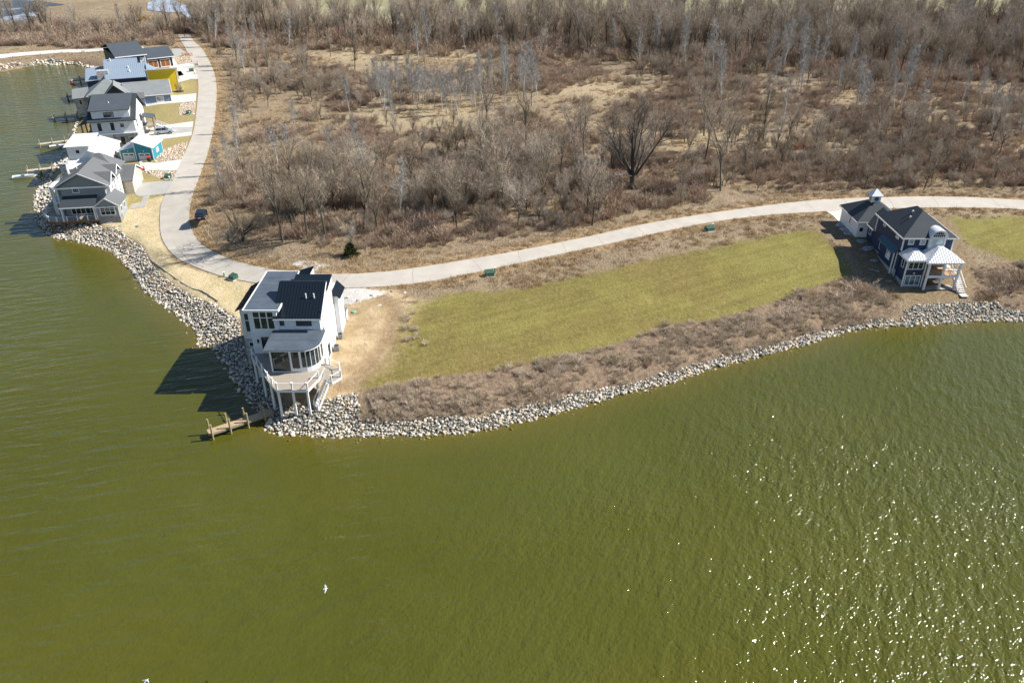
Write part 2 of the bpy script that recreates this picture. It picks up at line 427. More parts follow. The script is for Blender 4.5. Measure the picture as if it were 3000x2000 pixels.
LAND = np.array(SHORE+[(900., 2500.), (-900., 2500.)])
def poly_in(x, y, P):
    P = np.asarray(P, float); x = np.asarray(x, float); y = np.asarray(y, float)
    c = np.zeros(x.shape, bool); j = len(P)-1
    for i in range(len(P)):
        xi, yi = P[i]; xj, yj = P[j]
        if yi != yj:
            k = ((yi > y) != (yj > y)) & (x < (xj-xi)*(y-yi)/(yj-yi)+xi)
            c ^= k
        j = i
    return c
def line_d(x, y, P, closed=False):
    P = np.asarray(P, float); n = len(P)
    d = np.full(np.shape(x), 1e9)
    for i in range(n if closed else n-1):
        a = P[i]; b = P[(i+1) % n]; ab = b-a
        L2 = (ab**2).sum()
        if L2 < 1e-9: continue
        t = np.clip(((x-a[0])*ab[0]+(y-a[1])*ab[1])/L2, 0, 1)
        d = np.minimum(d, np.hypot(x-a[0]-t*ab[0], y-a[1]-t*ab[1]))
    return d
def poly_sd(x, y, P):
    d = line_d(x, y, P, True)
    return np.where(poly_in(x, y, P), d, -d)
def shore_d(x, y):
    d = line_d(x, y, SHORE)
    return np.where(poly_in(x, y, LAND), d, -d)
def ss(t):
    t = np.clip(t, 0, 1); return t*t*(3-2*t)
def hgt(x, y):
    x = np.asarray(x, float); y = np.asarray(y, float)
    d = shore_d(x, y)
    return np.where(d < 0, np.maximum(-2.5, d*.5), 2.0*ss(d/6)**.8+2.0*ss((d-7)/18))
def h1(x, y):
    return float(hgt(np.array([x]), np.array([y]))[0])
# ---------------------------------------------------------------- terrain
def axis(segs):
    out = []
    for a, b, st in segs:
        n = max(1, int(round((b-a)/st)))
        out += list(np.linspace(a, b, n, endpoint=False))
    out.append(segs[-1][1])
    return np.array(out)
xs = axis([(-3000,-1000,500),(-1000,-320,60),(-320,-205,4),(-205,-125,1.8),(-125,112,.85),(112,280,2.6),(280,1000,60),(1000,3000,500)])
ys = axis([(-400,40,60),(40,78,3),(78,175,.85),(175,360,1.7),(360,560,5),(560,1200,60),(1200,4200,500)])
X, Y = np.meshgrid(xs, ys)
SD = shore_d(X.ravel(), Y.ravel()).reshape(X.shape)
Zt = np.where(SD < 0, np.maximum(-2.5, SD*.5), 2.0*ss(SD/6)**.8+2.0*ss((SD-7)/18))
road_poly = ROAD_L+ROAD_R[::-1]
rd = poly_sd(X.ravel(), Y.ravel(), road_poly).reshape(X.shape)
lump = (np.sin(X*.61+np.sin(Y*.43)*1.7)*np.sin(Y*.57+np.sin(X*.37)*2.1))*.10+(np.sin(X*1.9+Y*.9)*np.sin(Y*2.3-X*.7))*.04
flat = np.clip((-rd-1.0)/3, 0, 1)*np.clip((SD-1)/4, 0, 1)
for P in (D1, D2, D3, D4, D5, D6, D7, WALK, PATH_T+PATH_B[::-1]):
    flat = flat*np.clip((-poly_sd(X.ravel(), Y.ravel(), P).reshape(X.shape)-.5)/2, 0, 1)
Zt = Zt+lump*flat*np.clip((3000-abs(Y))/3000, 0, 1)
def smooth_line0(P):
    P = np.array(P, float); t = np.arange(len(P)); tt = np.linspace(0, len(P)-1, 30)
    return np.stack([np.interp(tt, t, P[:, 0]), np.interp(tt, t, P[:, 1])], 1)
def gridmesh(name, X, Y, Z):
    ny, nx = X.shape
    me = bpy.data.meshes.new(name)
    co = np.stack([X.ravel(), Y.ravel(), Z.ravel()], 1)
    me.vertices.add(nx*ny); me.vertices.foreach_set('co', co.ravel().astype(np.float32))
    i = (np.arange(ny-1)[:, None]*nx+np.arange(nx-1)[None, :]).ravel()
    q = np.stack([i, i+1, i+nx+1, i+nx], 1).astype(np.int32)
    me.loops.add(q.size); me.loops.foreach_set('vertex_index', q.ravel())
    me.polygons.add(len(q)); me.polygons.foreach_set('loop_start', np.arange(len(q), dtype=np.int32)*4)
    me.update(calc_edges=True)
    me.polygons.foreach_set('use_smooth', np.ones(len(q), bool))
    return me
def attr(me, name, arr):
    a = me.attributes.new(name, 'FLOAT', 'POINT'); a.data.foreach_set('value', arr.ravel().astype(np.float32))
gme = gridmesh('ground', X, Y, Zt)
def zone(P, w=1.5):
    return np.clip(.5+poly_sd(X.ravel(), Y.ravel(), P).reshape(X.shape)/w, 0, 1)
attr(gme, 'lawn', np.clip(.5+(np.maximum(poly_sd(X.ravel(), Y.ravel(), LAWN), poly_sd(X.ravel(), Y.ravel(), LAWN2)).reshape(X.shape)+1.0)/7, 0, 1))
attr(gme, 'yard', zone(YARD, 4))
attr(gme, 'straw', zone(STRAW, 2))
attr(gme, 'dirt', np.maximum(zone(DIRT, 4), .45*np.clip(.5+poly_sd(X.ravel(), Y.ravel(), [(-22,90),(-15.5,93),(-13.5,102),(-12.5,110),(-9,115.5),(-15,117),(-22,117)]).reshape(X.shape)/5, 0, 1)))
attr(gme, 'mud', zone(MUD, 4))
CLR = [(-25,230,24),(50,206,17),(25,262,20),(-55,322,26),(-10,322,20),(-45,196,10)]
def clearing(x, y):
    return sum(np.exp(-((x-a)**2+((y-b_)*1.3)**2)/(r_*r_)) for a, b_, r_ in CLR)
attr(gme, 'clear', np.clip(clearing(X, Y), 0, 1))
attr(gme, 'bank', np.maximum(zone(BANK, 2), zone(BANK2, 2)))
attr(gme, 'rock', np.maximum.reduce([zone(P, 2) for P in (RK0, RK00, RK1, RK2, RK3)]))
attr(gme, 'verge', np.clip(1-abs(-rd-.6)/2.8, 0, 1))
attr(gme, 'gravel', np.maximum.reduce([zone(P, 2) for P in (COB1, COB2, COB3, COB4)]))
attr(gme, 'field', np.clip((Y-np.interp(X,[-190,-120,-100,0,60,150],[480,470,395,395,425,430]))/20, 0, 1))
attr(gme, 'patch', np.maximum(zone([(-39.5,128.8),(-35.5,129.2),(-31,126.2),(-35,124.9)], 1.5), zone([(-29,118),(-26,118.5),(-20,116.5),(-24,113.5),(-27.5,112.0)], 3)))
attr(gme, 'wet', np.clip((1.0-SD)/1.2, 0, 1))
TRK = [(-24.5,117),(-20.5,114.8),(-17.8,111.5),(-17.0,107),(-17.6,101),(-19.4,95.5),(-21.5,92)]
attr(gme, 'rut', np.clip(1.0-np.abs(np.minimum(np.abs(line_d(X.ravel(), Y.ravel(), smooth_line0(TRK)).reshape(X.shape)-.55), 9))/.5, 0, 1))
attr(gme, 'track', np.clip(1.2-line_d(X.ravel(), Y.ravel(), [(-26,117.5),(-21,115),(-18.6,111),(-18.3,106),(-19,100),(-21,95),(-23.5,91)]).reshape(X.shape)/1.5, 0, 1))

m, nt, b = newmat('ground_soil')
v = coords(nt)
def A(name):
    n = N(nt, 'ShaderNodeAttribute', attribute_name=name); return n.outputs['Fac']
nA = noise(nt, v, .045, 6, .6); nB = noise(nt, v, .28, 6, .65); nC = noise(nt, v, 1.5, 5, .7); nD = noise(nt, v, 7, 4, .7)
def soft(a, k=.9, w=.22, n=None):
    n = n or nC
    t = math_(nt, 'ADD', a, math_(nt, 'MULTIPLY', math_(nt, 'SUBTRACT', n, .5), k))
    mr = N(nt, 'ShaderNodeMapRange', interpolation_type='SMOOTHSTEP')
    nt.links.new(t, mr.inputs[0]); mr.inputs[1].default_value = .5-w; mr.inputs[2].default_value = .5+w
    return mr.outputs[0]
scrub = ramp(nt, nB, [(.34, (.12,.09,.06)), (.46, (.20,.155,.10)), (.56, (.34,.26,.165)), (.70, (.52,.42,.28))])
scrub = mixc(nt, soft(nA, .3, .08, nB), scrub, ramp(nt, nC, [(.35, (.10,.075,.05)), (.65, (.24,.165,.11))]))
nE = noise(nt, v, 3.2, 5, .75)
scrub = mixc(nt, .62, scrub, ramp(nt, nE, [(.36, (.08,.06,.04)), (.5, (.27,.205,.13)), (.64, (.55,.44,.30))]))
scrub = mixc(nt, math_(nt, 'MULTIPLY', A('clear'), .6), scrub, ramp(nt, nE, [(.35, (.24,.185,.11)), (.5, (.46,.37,.23)), (.65, (.62,.51,.34))]))
far = ramp(nt, nA, [(.4, (.26,.245,.14)), (.6, (.36,.32,.20))])
col = mixc(nt, A('field'), scrub, far)
verge = ramp(nt, nC, [(.35, (.17,.11,.06)), (.62, (.42,.30,.17))])
col = mixc(nt, soft(A('verge'), .8), col, verge)
yard = mixc(nt, nB, ramp(nt, nC, [(.35, (.24,.19,.085)), (.65, (.42,.34,.19))]), (.32,.27,.11))
col = mixc(nt, soft(A('yard'), .3), col, yard)
sxg = N(nt, 'ShaderNodeSeparateXYZ'); nt.links.new(v, sxg.inputs[0])
nE2 = noise(nt, v, 2.4, 6, .8)
l1 = ramp(nt, nB, [(.34, (.20,.145,.055)), (.5, (.175,.15,.04)), (.66, (.20,.195,.04))])
l1 = mixc(nt, .45, l1, ramp(nt, nC, [(.33, (.13,.095,.036)), (.52, (.18,.155,.042)), (.7, (.31,.275,.12))]))
l1 = mixc(nt, math_(nt, 'MULTIPLY', ramp(nt, noise(nt, v, .13, 5, .65, .4), [(.42, 0.), (.60, 1.)]), .55), l1, (.175,.125,.05))
l1 = mixc(nt, .6, l1, ramp(nt, math_(nt, 'ADD', noise(nt, v, .06, 5, .62, .5), math_(nt, 'MULTIPLY', math_(nt, 'SUBTRACT', sxg.outputs[0], 20.0), .0018)), [(.36, (.20,.14,.055)), (.5, (.20,.17,.05)), (.64, (.26,.245,.07))]))
mr_ = N(nt, 'ShaderNodeMapping'); mr_.inputs['Rotation'].default_value = (0, 0, R(-27)); nt.links.new(v, mr_.inputs[0])
ms_ = N(nt, 'ShaderNodeMapping'); ms_.inputs['Scale'].default_value = (.06, .85, 1); nt.links.new(mr_.outputs[0], ms_.inputs[0])
l1 = mixc(nt, 1.0, l1, ramp(nt, noise(nt, ms_.outputs[0], 1.0, 4, .6, .3), [(.35, (.80,.78,.74)), (.5, (1,1,1)), (.65, (1.18,1.14,1.1))]), 'MULTIPLY')
spots = math_(nt, 'GREATER_THAN', noise(nt, v, .75, 3, .5, .6), .64)
l1 = mixc(nt, math_(nt, 'MULTIPLY', ramp(nt, noise(nt, v, .55, 6, .75), [(.56, 0.), (.66, 1.)]), .5), l1, (.34,.32,.14))
l1 = mixc(nt, .4, l1, ramp(nt, nE2, [(.36, (.085,.07,.024)), (.5, (.185,.16,.05)), (.64, (.33,.29,.12))]))
col = mixc(nt, soft(A('lawn'), 1.3, .22, math_(nt, 'MULTIPLY_ADD', nB, .6, math_(nt, 'MULTIPLY', nC, .4))), col, l1)
straw = ramp(nt, nC, [(.3, (.50,.39,.23)), (.7, (.64,.53,.34))])
straw = mixc(nt, soft(nB, .2, .06), straw, (.50,.41,.23))
col = mixc(nt, soft(A('straw'), .4), col, straw)
dirt = ramp(nt, nB, [(.33, (.26,.185,.10)), (.5, (.43,.32,.18)), (.66, (.60,.47,.30))])
dirt = mixc(nt, .3, dirt, ramp(nt, nD, [(.3, (.30,.20,.11)), (.7, (.52,.40,.25))]))
col = mixc(nt, soft(A('dirt'), .5), col, dirt)
col = mixc(nt, math_(nt, 'MULTIPLY', soft(A('track'), .3, .4), .7), col, ramp(nt, nC, [(.35, (.20,.135,.075)), (.65, (.38,.27,.16))]))
col = mixc(nt, math_(nt, 'MULTIPLY', A('rut'), .55), col, (.20,.14,.08))
mud = ramp(nt, nC, [(.35, (.17,.12,.07)), (.65, (.30,.225,.135))])
col = mixc(nt, soft(A('mud'), .5), col, mud)
bank = ramp(nt, nC, [(.35, (.13,.09,.06)), (.65, (.30,.22,.15))])
col = mixc(nt, soft(A('bank'), .5), col, bank)
grav = ramp(nt, nD, [(.35, (.30,.24,.18)), (.65, (.60,.48,.36))])
col = mixc(nt, soft(A('gravel'), .3), col, grav)
col = mixc(nt, soft(A('patch'), 1.0, .15), col, (.60,.56,.52))
rk = ramp(nt, nD, [(.35, (.05,.045,.035)), (.65, (.2,.18,.14))])
col = mixc(nt, soft(A('rock'), .4), col, rk)
col = mixc(nt, A('wet'), col, (.06,.055,.02))
nt.links.new(col, b.inputs['Base Color'])
b.inputs['Roughness'].default_value = .95
b.inputs['Specular IOR Level'].default_value = .1
bump(nt, b, math_(nt, 'ADD', nC, math_(nt, 'MULTIPLY', nD, .4)), .9, .25)
gme.materials.append(m)
go = bpy.data.objects.new('ground', gme); C.objects.link(go)
tag(go, 'brown late-winter ground of scrub, straw and mown grass', kind='structure')

# ---------------------------------------------------------------- water
wx = axis([(-3000,-400,400),(-400,-215,20),(-215,130,1.6),(130,700,30),(700,3000,400)])
wy = axis([(-600,30,60),(30,330,1.6),(330,460,30)])
WX, WY = np.meshgrid(wx, wy)
WSD = -shore_d(WX.ravel(), WY.ravel()).reshape(WX.shape)
keepx = WSD
wme = gridmesh('water', WX, WY, np.zeros_like(WX))
attr(wme, 'off', np.clip(WSD, -5, 60))
bm = bmesh.new(); bm.from_mesh(wme)
kill = [f for f in bm.faces if min(WSD.ravel()[vv.index] for vv in f.verts) < -6 and max(WSD.ravel()[vv.index] for vv in f.verts) < -3]
bmesh.ops.delete(bm, geom=kill, context='FACES'); bm.to_mesh(wme); bm.free()
m, nt, b = newmat('lake_water')
v = coords(nt)
off = N(nt, 'ShaderNodeAttribute', attribute_name='off').outputs['Fac']
nA = noise(nt, v, .018, 4, .6); nB = noise(nt, v, .7, 4, .5)
deep = ramp(nt, nA, [(.38, (.066,.068,.007)), (.62, (.080,.081,.011))])
offn = math_(nt, 'ADD', off, math_(nt, 'MULTIPLY', nB, 1.6))
shal = ramp(nt, math_(nt, 'DIVIDE', offn, 6.0, clamp=True), [(.12, 1.0), (.38, .45), (1.0, 0.0)])
murk = noise(nt, v, .011, 5, .65, 1.2)
deep = mixc(nt, ramp(nt, murk, [(.42, 0.), (.62, .4)]), deep, (.061,.071,.014))
deep = mixc(nt, math_(nt, 'MULTIPLY', shal, .75), deep, (.13,.095,.02))
nt.links.new(deep, b.inputs['Base Color'])
b.inputs['Roughness'].default_value = .07
b.inputs['IOR'].default_value = 1.333
b.inputs['Specular IOR Level'].default_value = .55
def wave(phi, wavelength, stretch, detail, w, ridge=False, dist=.5):
    """ripples whose crests run phi degrees from +X"""
    r_ = N(nt, 'ShaderNodeMapping'); r_.inputs['Rotation'].default_value = (0, 0, R(-phi))
    nt.links.new(v, r_.inputs[0])
    mp = N(nt, 'ShaderNodeMapping'); mp.inputs['Scale'].default_value = (1/(wavelength*stretch), 1/wavelength, 1)
    nt.links.new(r_.outputs[0], mp.inputs[0])
    f = noise(nt, mp.outputs[0], 1.0, detail, .5, dist)
    if ridge:
        f = math_(nt, 'ABSOLUTE', math_(nt, 'SUBTRACT', f, .5))
        f = math_(nt, 'SUBTRACT', 1.0, math_(nt, 'MULTIPLY', f, 2.0))
        f = math_(nt, 'POWER', f, 1.6)
    return math_(nt, 'MULTIPLY', f, w)
sx_ = N(nt, 'ShaderNodeSeparateXYZ'); nt.links.new(v, sx_.inputs[0])
side_ = N(nt, 'ShaderNodeMapRange', interpolation_type='SMOOTHSTEP'); nt.links.new(math_(nt, 'ADD', sx_.outputs[0], math_(nt, 'MULTIPLY', nA, 30)), side_.inputs[0])
side_.inputs[1].default_value = -15; side_.inputs[2].default_value = 62
wl_ = math_(nt, 'ADD', wave(17, 1.35, 4.5, 1, .34, False, .3), wave(26, .62, 3.0, 2, .12))
wr_ = math_(nt, 'ADD', wave(66, 1.15, 2.6, 1, .37, False, .3), wave(46, .6, 2.0, 2, .16))
mixw = N(nt, 'ShaderNodeMix', data_type='FLOAT'); nt.links.new(side_.outputs[0], mixw.inputs[0]); nt.links.new(wl_, mixw.inputs[2]); nt.links.new(wr_, mixw.inputs[3])
fine = math_(nt, 'ADD', wave(40, .42, 1.6, 1, .115), wave(80, .30, 1.3, 1, .07))
fine = math_(nt, 'MULTIPLY', fine, math_(nt, 'MULTIPLY_ADD', side_.outputs[0], 1.0, .5))
h = math_(nt, 'ADD', mixw.outputs[0], fine)
gust = ramp(nt, noise(nt, v, .04, 4, .6, .5), [(.35, .65), (.62, 1.1)])
calm = ramp(nt, math_(nt, 'DIVIDE', offn, 22.0, clamp=True), [(0, .35), (1.0, 1.0)])
h = math_(nt, 'MULTIPLY', math_(nt, 'MULTIPLY', h, gust), calm)
bump(nt, b, h, 1.0, 1.0)
wme.materials.append(m)
wo = bpy.data.objects.new('water', wme); C.objects.link(wo)
tag(wo, 'olive green rippled lake water', kind='structure')

# ---------------------------------------------------------------- flat sheets
def smooth_line(P, n=6):
    P = [Vector((p[0], p[1], 0)) for p in P]; out = []
    for i in range(len(P)-1):
        p0 = P[max(i-1, 0)]; p1 = P[i]; p2 = P[i+1]; p3 = P[min(i+2, len(P)-1)]
        for k in range(n):
            t = k/n
            out.append(.5*((2*p1)+(-p0+p2)*t+(2*p0-5*p1+4*p2-p3)*t*t+(-p0+3*p1-3*p2+p3)*t**3))
    out.append(P[-1])
    return [(p.x, p.y) for p in out]
def resample(P, n):
    P = np.array(P); s = np.r_[0, np.cumsum(np.hypot(*(P[1:]-P[:-1]).T))]
    t = np.linspace(0, s[-1], n)
    return np.stack([np.interp(t, s, P[:, 0]), np.interp(t, s, P[:, 1])], 1)
def ribbon(name, L, Rr, mat, lift, n=240, ext=None, label=None):
    # pair each sample of the left edge with the nearest point of the right edge
    L = np.array(smooth_line(L)); Rr = np.array(smooth_line(Rr))
    a = resample(L, n); b_ = resample(Rr, n*4)
    out = []; last = 0
    for p in a:
        d = np.hypot(*(b_[last:last+60]-p).T); j = last+int(d.argmin()); last = j; out.append(b_[j])
    out = np.array(out)
    for _ in range(6): out[1:-1] = (out[:-2]+2*out[1:-1]+out[2:])/4
    mb = MB()
    cols = 5
    vs = []
    for p, q in zip(a, out):
        for k in range(cols):
            t = k/(cols-1); c = p*(1-t)+q*t
            vs.append((c[0], c[1], 0))
    zz = hgt(np.array([q[0] for q in vs]), np.array([q[1] for q in vs]))
    vs = [(q[0], q[1], z+lift) for q, z in zip(vs, zz)]
    fs = [(i*cols+k, i*cols+k+1, (i+1)*cols+k+1, (i+1)*cols+k) for i in range(n-1) for k in range(cols-1)]
    # skirt along both edges so the slab has a real edge
    for k in (0, cols-1):
        base = len(vs)
        for i in range(n):
            q = vs[i*cols+k]; vs.append((q[0], q[1], q[2]-lift-.15))
        for i in range(n-1):
            fs.append((i*cols+k, (i+1)*cols+k, base+i+1, base+i))
    mb.raw(vs, fs)
    o = mb.build(name, mat)
    tag(o, label, kind='structure')
    return a, out
ra, rb = ribbon('road', ROAD_L, [p for p in ROAD_R], M['road'], .09, 300, label='pale concrete road curving around the peninsula')
ribbon('path', PATH_B, PATH_T, M['drive'], .07, 40, label='pale gravel path past the top of the cove')
# expansion joints and cracks across the road
mb = MB()
k = 6
while k < len(ra)-3:
    p, q = ra[k], rb[k]
    if k % 3: p2, q2 = ra[k+1], rb[k+1]
    else: p2, q2 = ra[k], rb[k]
    j = [Vector((p[0]*(1-t)+q2[0]*t+rnd.uniform(-.12,.12), p[1]*(1-t)+q2[1]*t+rnd.uniform(-.12,.12), 0)) for t in np.linspace(.01,.99,7)]
    for i in range(6):
        a_, b_ = j[i], j[i+1]; d = (b_-a_).normalized(); n_ = Vector((-d.y, d.x, 0))*.04
        zz = h1(a_.x, a_.y)+.094; z2 = h1(b_.x, b_.y)+.094
        mb.poly([(a_-n_)[:2]+(zz,) if False else (a_.x-n_.x, a_.y-n_.y, zz), (b_.x-n_.x, b_.y-n_.y, z2), (b_.x+n_.x, b_.y+n_.y, z2), (a_.x+n_.x, a_.y+n_.y, zz)])
    k += rnd.choice([5, 6, 8])
tag(mb.build('road_joints', M['joint'], recalc=False), 'dark joints across the concrete road', kind='structure')

def sheet(name, P, mat, lift, label, smooth=False):
    if smooth: P = smooth_line(list(P)+[P[0]], 4)[:-1]
    P = np.array(P); 
    # ensure ccw
    ar = sum(P[i][0]*P[(i+1) % len(P)][1]-P[(i+1) % len(P)][0]*P[i][1] for i in range(len(P)))
    if ar < 0: P = P[::-1]
    bm = bmesh.new()
    vs = [bm.verts.new((p[0], p[1], 0)) for p in P]
    f = bm.faces.new(vs)
    bmesh.ops.triangulate(bm, faces=[f])
    for _ in range(3):
        ed = [e for e in bm.edges if e.calc_length() > 2.2]
        if ed: bmesh.ops.subdivide_edges(bm, edges=ed, cuts=1)
        bmesh.ops.triangulate(bm, faces=bm.faces[:])
    zz = hgt(np.array([q.co.x for q in bm.verts]), np.array([q.co.y for q in bm.verts]))
    for q, z in zip(bm.verts, zz): q.co.z = z+lift
    r = bmesh.ops.extrude_face_region(bm, geom=bm.faces[:])
    for e in r['geom']:
        if isinstance(e, bmesh.types.BMVert): e.co.z += .0
    low = [q for q in bm.verts if q not in set(x for x in r['geom'] if isinstance(x, bmesh.types.BMVert))]
    for q in low: q.co.z -= lift+.12
    bmesh.ops.recalc_face_normals(bm, faces=bm.faces)
    me = bpy.data.meshes.new(name); bm.to_mesh(me); bm.free(); me.materials.append(mat)
    o = bpy.data.objects.new(name, me); C.objects.link(o)
    return tag(o, label, kind='structure')
sheet('driveway', D1, M['drive_grey'], .075, 'grey concrete drive of the grey gabled house')
sheet('driveway', D2, M['drive'], .075, 'white concrete drive in front of the teal garage')
sheet('driveway', D3, M['drive'], .075, 'white concrete drive where the silver car is parked')
sheet('driveway', D3b, M['drive_grey'], .09, 'grey middle strip of the drive beside the silver car')
sheet('driveway', D4, M['drive'], .075, 'white concrete drive of the blue grey house')
sheet('driveway', D5, M['drive'], .075, 'wide white concrete drive beside the yellow wing')
sheet('driveway', D6, M['drive_grey'], .06, 'grey gravel pull-off near the road end')
sheet('driveway', D7, M['drive'], .075, 'white concrete apron behind the navy house garage')
sheet('path', WALK, M['drive_grey'], .06, 'narrow tan walk to the side door of the grey house', )
m, nt, b = newmat('pond_ice')
nt.links.new(ramp(nt, noise(nt, coords(nt), .05, 5, .6), [(.4, (.24,.27,.33)), (.6, (.46,.5,.58))]), b.inputs['Base Color']); b.inputs['Roughness'].default_value = .35
M['ice'] = m
m, nt, b = newmat('pond_dark')
nt.links.new(ramp(nt, noise(nt, coords(nt), .03, 5, .6, 1.), [(.52, (.035,.032,.04)), (.62, (.45,.48,.55))]), b.inputs['Base Color']); b.inputs['Roughness'].default_value = .3  # pale blotches are glints painted into the dark water colour
M['darkwater'] = m
sheet('pond_water', POND1, M['darkwater'], .25, 'dark marsh water behind the far trees')
sheet('pond_water', POND2, M['ice'], .25, 'pale icy pond behind the gate')
# ---------------------------------------------------------------- building helpers
def win(parent, P, a, w, h, nx=1, ny=1, frame='white', glass='glass', fw=.1, d=.05, bw=None, name='window', bars=None, sub=True):
    """window on a wall. P = centre of its bottom edge on the wall face, a = direction (deg) the wall's width runs; outward is a-90"""
    ca, sa = math.cos(R(a)), math.sin(R(a)); nx_, ny_ = sa, -ca
    def L(u, z, o): return (P[0]+ca*u+nx_*o, P[1]+sa*u+ny_*o, P[2]+z)
    def blk(mb, u0, u1, z0, z1, o0, o1):
        vs = [L(u0,z0,o0),L(u1,z0,o0),L(u1,z1,o0),L(u0,z1,o0),L(u0,z0,o1),L(u1,z0,o1),L(u1,z1,o1),L(u0,z1,o1)]
        mb.raw(vs, [(0,3,2,1),(4,5,6,7),(0,1,5,4),(1,2,6,5),(2,3,7,6),(3,0,4,7)])
    bw = bw or fw*.6
    f = MB()
    blk(f, -w/2, w/2, 0, fw, .002, d); blk(f, -w/2, w/2, h-fw, h, .002, d)
    blk(f, -w/2, -w/2+fw, fw, h-fw, .002, d); blk(f, w/2-fw, w/2, fw, h-fw, .002, d)
    for i in range(1, nx):
        u = -w/2+w*i/nx; blk(f, u-bw/2, u+bw/2, fw, h-fw, .004, d-.006)
    zs = [h*i/ny for i in range(1, ny)] if bars is None else bars
    for z in zs: blk(f, -w/2+fw, w/2-fw, z-bw/2, z+bw/2, .006, d-.003)
    fo = f.build(name, M[frame], parent)
    g = MB(); blk(g, -w/2+fw*.9, w/2-fw*.9, fw*.9, h-fw*.9, .001, .02)
    g.build('pane', M[glass], fo if not parent.get('_w') else parent) if False else _child(g, 'pane', M[glass], fo, parent)
    return fo
def _child(mb, name, mat, par_obj, thing_obj):
    """build mb (in the thing's coordinates) as a child of one of its parts"""
    if thing_obj.get('_w'):
        ox, oy, oz = thing_obj.location; mb.v = [(p[0]-ox, p[1]-oy, p[2]-oz) for p in mb.v]
    return mb.build(name, mat, par_obj)
def roof(parent, faces, mat, t=.18, seams=None, name='roof', sp=.45, smat=None, rib=.06):
    mb = MB()
    for i, f in enumerate(faces):
        mb.slab(f, t)
        if seams: mb.ribs(f, seams[i] if isinstance(seams, list) else seams, sp, .05, rib)
    return mb.build(name, M[mat], parent)
def hip(x0, x1, y0, y1, ze, zr, k=None):
    """hip roof faces; ridge along the longer side"""
    cx, cy = (x0+x1)/2, (y0+y1)/2; W, D = x1-x0, y1-y0
    if W > D: a, b_ = (x0+D/2, cy, zr), (x1-D/2, cy, zr)
    else: a, b_ = (cx, y0+W/2, zr), (cx, y1-W/2, zr)
    A_, B_, C_, D_ = (x0,y0,ze), (x1,y0,ze), (x1,y1,ze), (x0,y1,ze)
    if abs(W-D) < .05: return [(A_,B_,a), (B_,C_,a), (C_,D_,a), (D_,A_,a)]
    if W > D: return [(A_,B_,b_,a), (B_,C_,b_), (C_,D_,a,b_), (D_,A_,a)]
    return [(A_,B_,a), (B_,C_,b_,a), (C_,D_,b_), (D_,A_,a,b_)]
def fascia(parent, pts, mat='white', w=.06, h=.22, closed=True, name='fascia', drop=.1):
    mb = MB(); n = len(pts)
    for i in range(n if closed else n-1):
        a, b_ = Vector(pts[i]), Vector(pts[(i+1) % n])
        mb.bar(a-Vector((0,0,drop)), b_-Vector((0,0,drop)), w, h)
    return mb.build(name, M[mat], parent)
def rail(parent, pts, zt=1.0, post='white', step=1.6, pw=.14, bars=True, name='railing', top=.09, cap=True):
    """posts with caps, a top rail and wires"""
    mb = MB(); pts = [Vector(p) for p in pts]
    def pst(p):
        mb.box(p.x-pw/2, p.x+pw/2, p.y-pw/2, p.y+pw/2, p.z, p.z+zt)
        if cap: mb.box(p.x-pw*.75, p.x+pw*.75, p.y-pw*.75, p.y+pw*.75, p.z+zt, p.z+zt+.06)
    pst(pts[0])
    for a, b_ in zip(pts, pts[1:]):
        n = max(1, round((b_-a).length/step))
        for i in range(1, n+1): pst(a+(b_-a)*i/n)
        mb.bar(a+Vector((0,0,zt-.08)), b_+Vector((0,0,zt-.08)), top, .05)
        if bars:
            for q in (.15, .3, .45, .6, .75): mb.bar(a+Vector((0,0,q)), b_+Vector((0,0,q)), .014)
    return mb.build(name, M[post], parent)
def steps(parent, p0, p1, w, n, mat='white', tread='white', name='stairs'):
    p0, p1 = Vector(p0), Vector(p1)
    d = Vector((p1.x-p0.x, p1.y-p0.y, 0)); L = d.length; d.normalize(); s = Vector((-d.y, d.x, 0))
    mb = MB()
    for k in (-1, 1): mb.bar(p0+s*k*w/2-Vector((0,0,.1)), p1+s*k*w/2-Vector((0,0,.1)), .06, .3, 0)
    for i in range(n):
        t = (i+.5)/n; c = p0+(p1-p0)*t
        a = c-s*w/2; b_ = c+s*w/2
        mb.bar(a, b_, L/n*.85, .05, 1)
    return mb.build(name, [M[mat], M[tread]], parent)

# ---------------------------------------------------------------- white modern house on the point
H = thing('house', 'tall white modern house with black metal roofs and a round glazed porch on the point', 'house', (-31.5, 96, 1.5), world=True)
w = MB()
w.box(-35.8, -31.95, 95.2, 107.1, 1.0, 11.8)
w.box(-32.5, -26.2, 95.35, 106.3, 1.0, 10.7)
# gabled side wall under the black shed roof
w.raw([(-26.25,95.35,10.7),(-26.25,100.2,13.5),(-26.25,100.9,13.3),(-26.25,100.9,10.7),(-32.3,95.35,10.7),(-32.3,100.2,13.5),(-32.3,100.9,13.3),(-32.3,100.9,10.7)],
      [(0,1,2,3),(7,6,5,4),(1,5,6,2),(0,4,5,1),(2,6,7,3)])
w.box(-38.1, -35.8, 98.5, 105.6, 5.6, 10.35)
w.raw([(-38.1,98.5,10.35),(-35.8,98.5,11.6),(-35.8,105.6,11.6),(-38.1,105.6,10.35),(-35.8,98.5,10.35),(-35.8,105.6,10.35)], [(0,4,1),(3,2,5),(0,1,2,3)])
w.box(-26.2, -25.5, 104.2, 107.3, 1.5, 9.4)
w.build('wall', M['white_batten'], H)
st = MB(); st.box(-38.12, -35.75, 98.46, 105.4, .5, 5.6); st.build('stone_base', M['stone'], H)
win(H, (-37.2, 98.46, 4.3), 0, .8, .8, frame='white', fw=.08)
win(H, (-37.1, 98.5, 6.7), 0, 1.1, 3.0, ny=1, bars=[1.85], fw=.09, bw=.14)
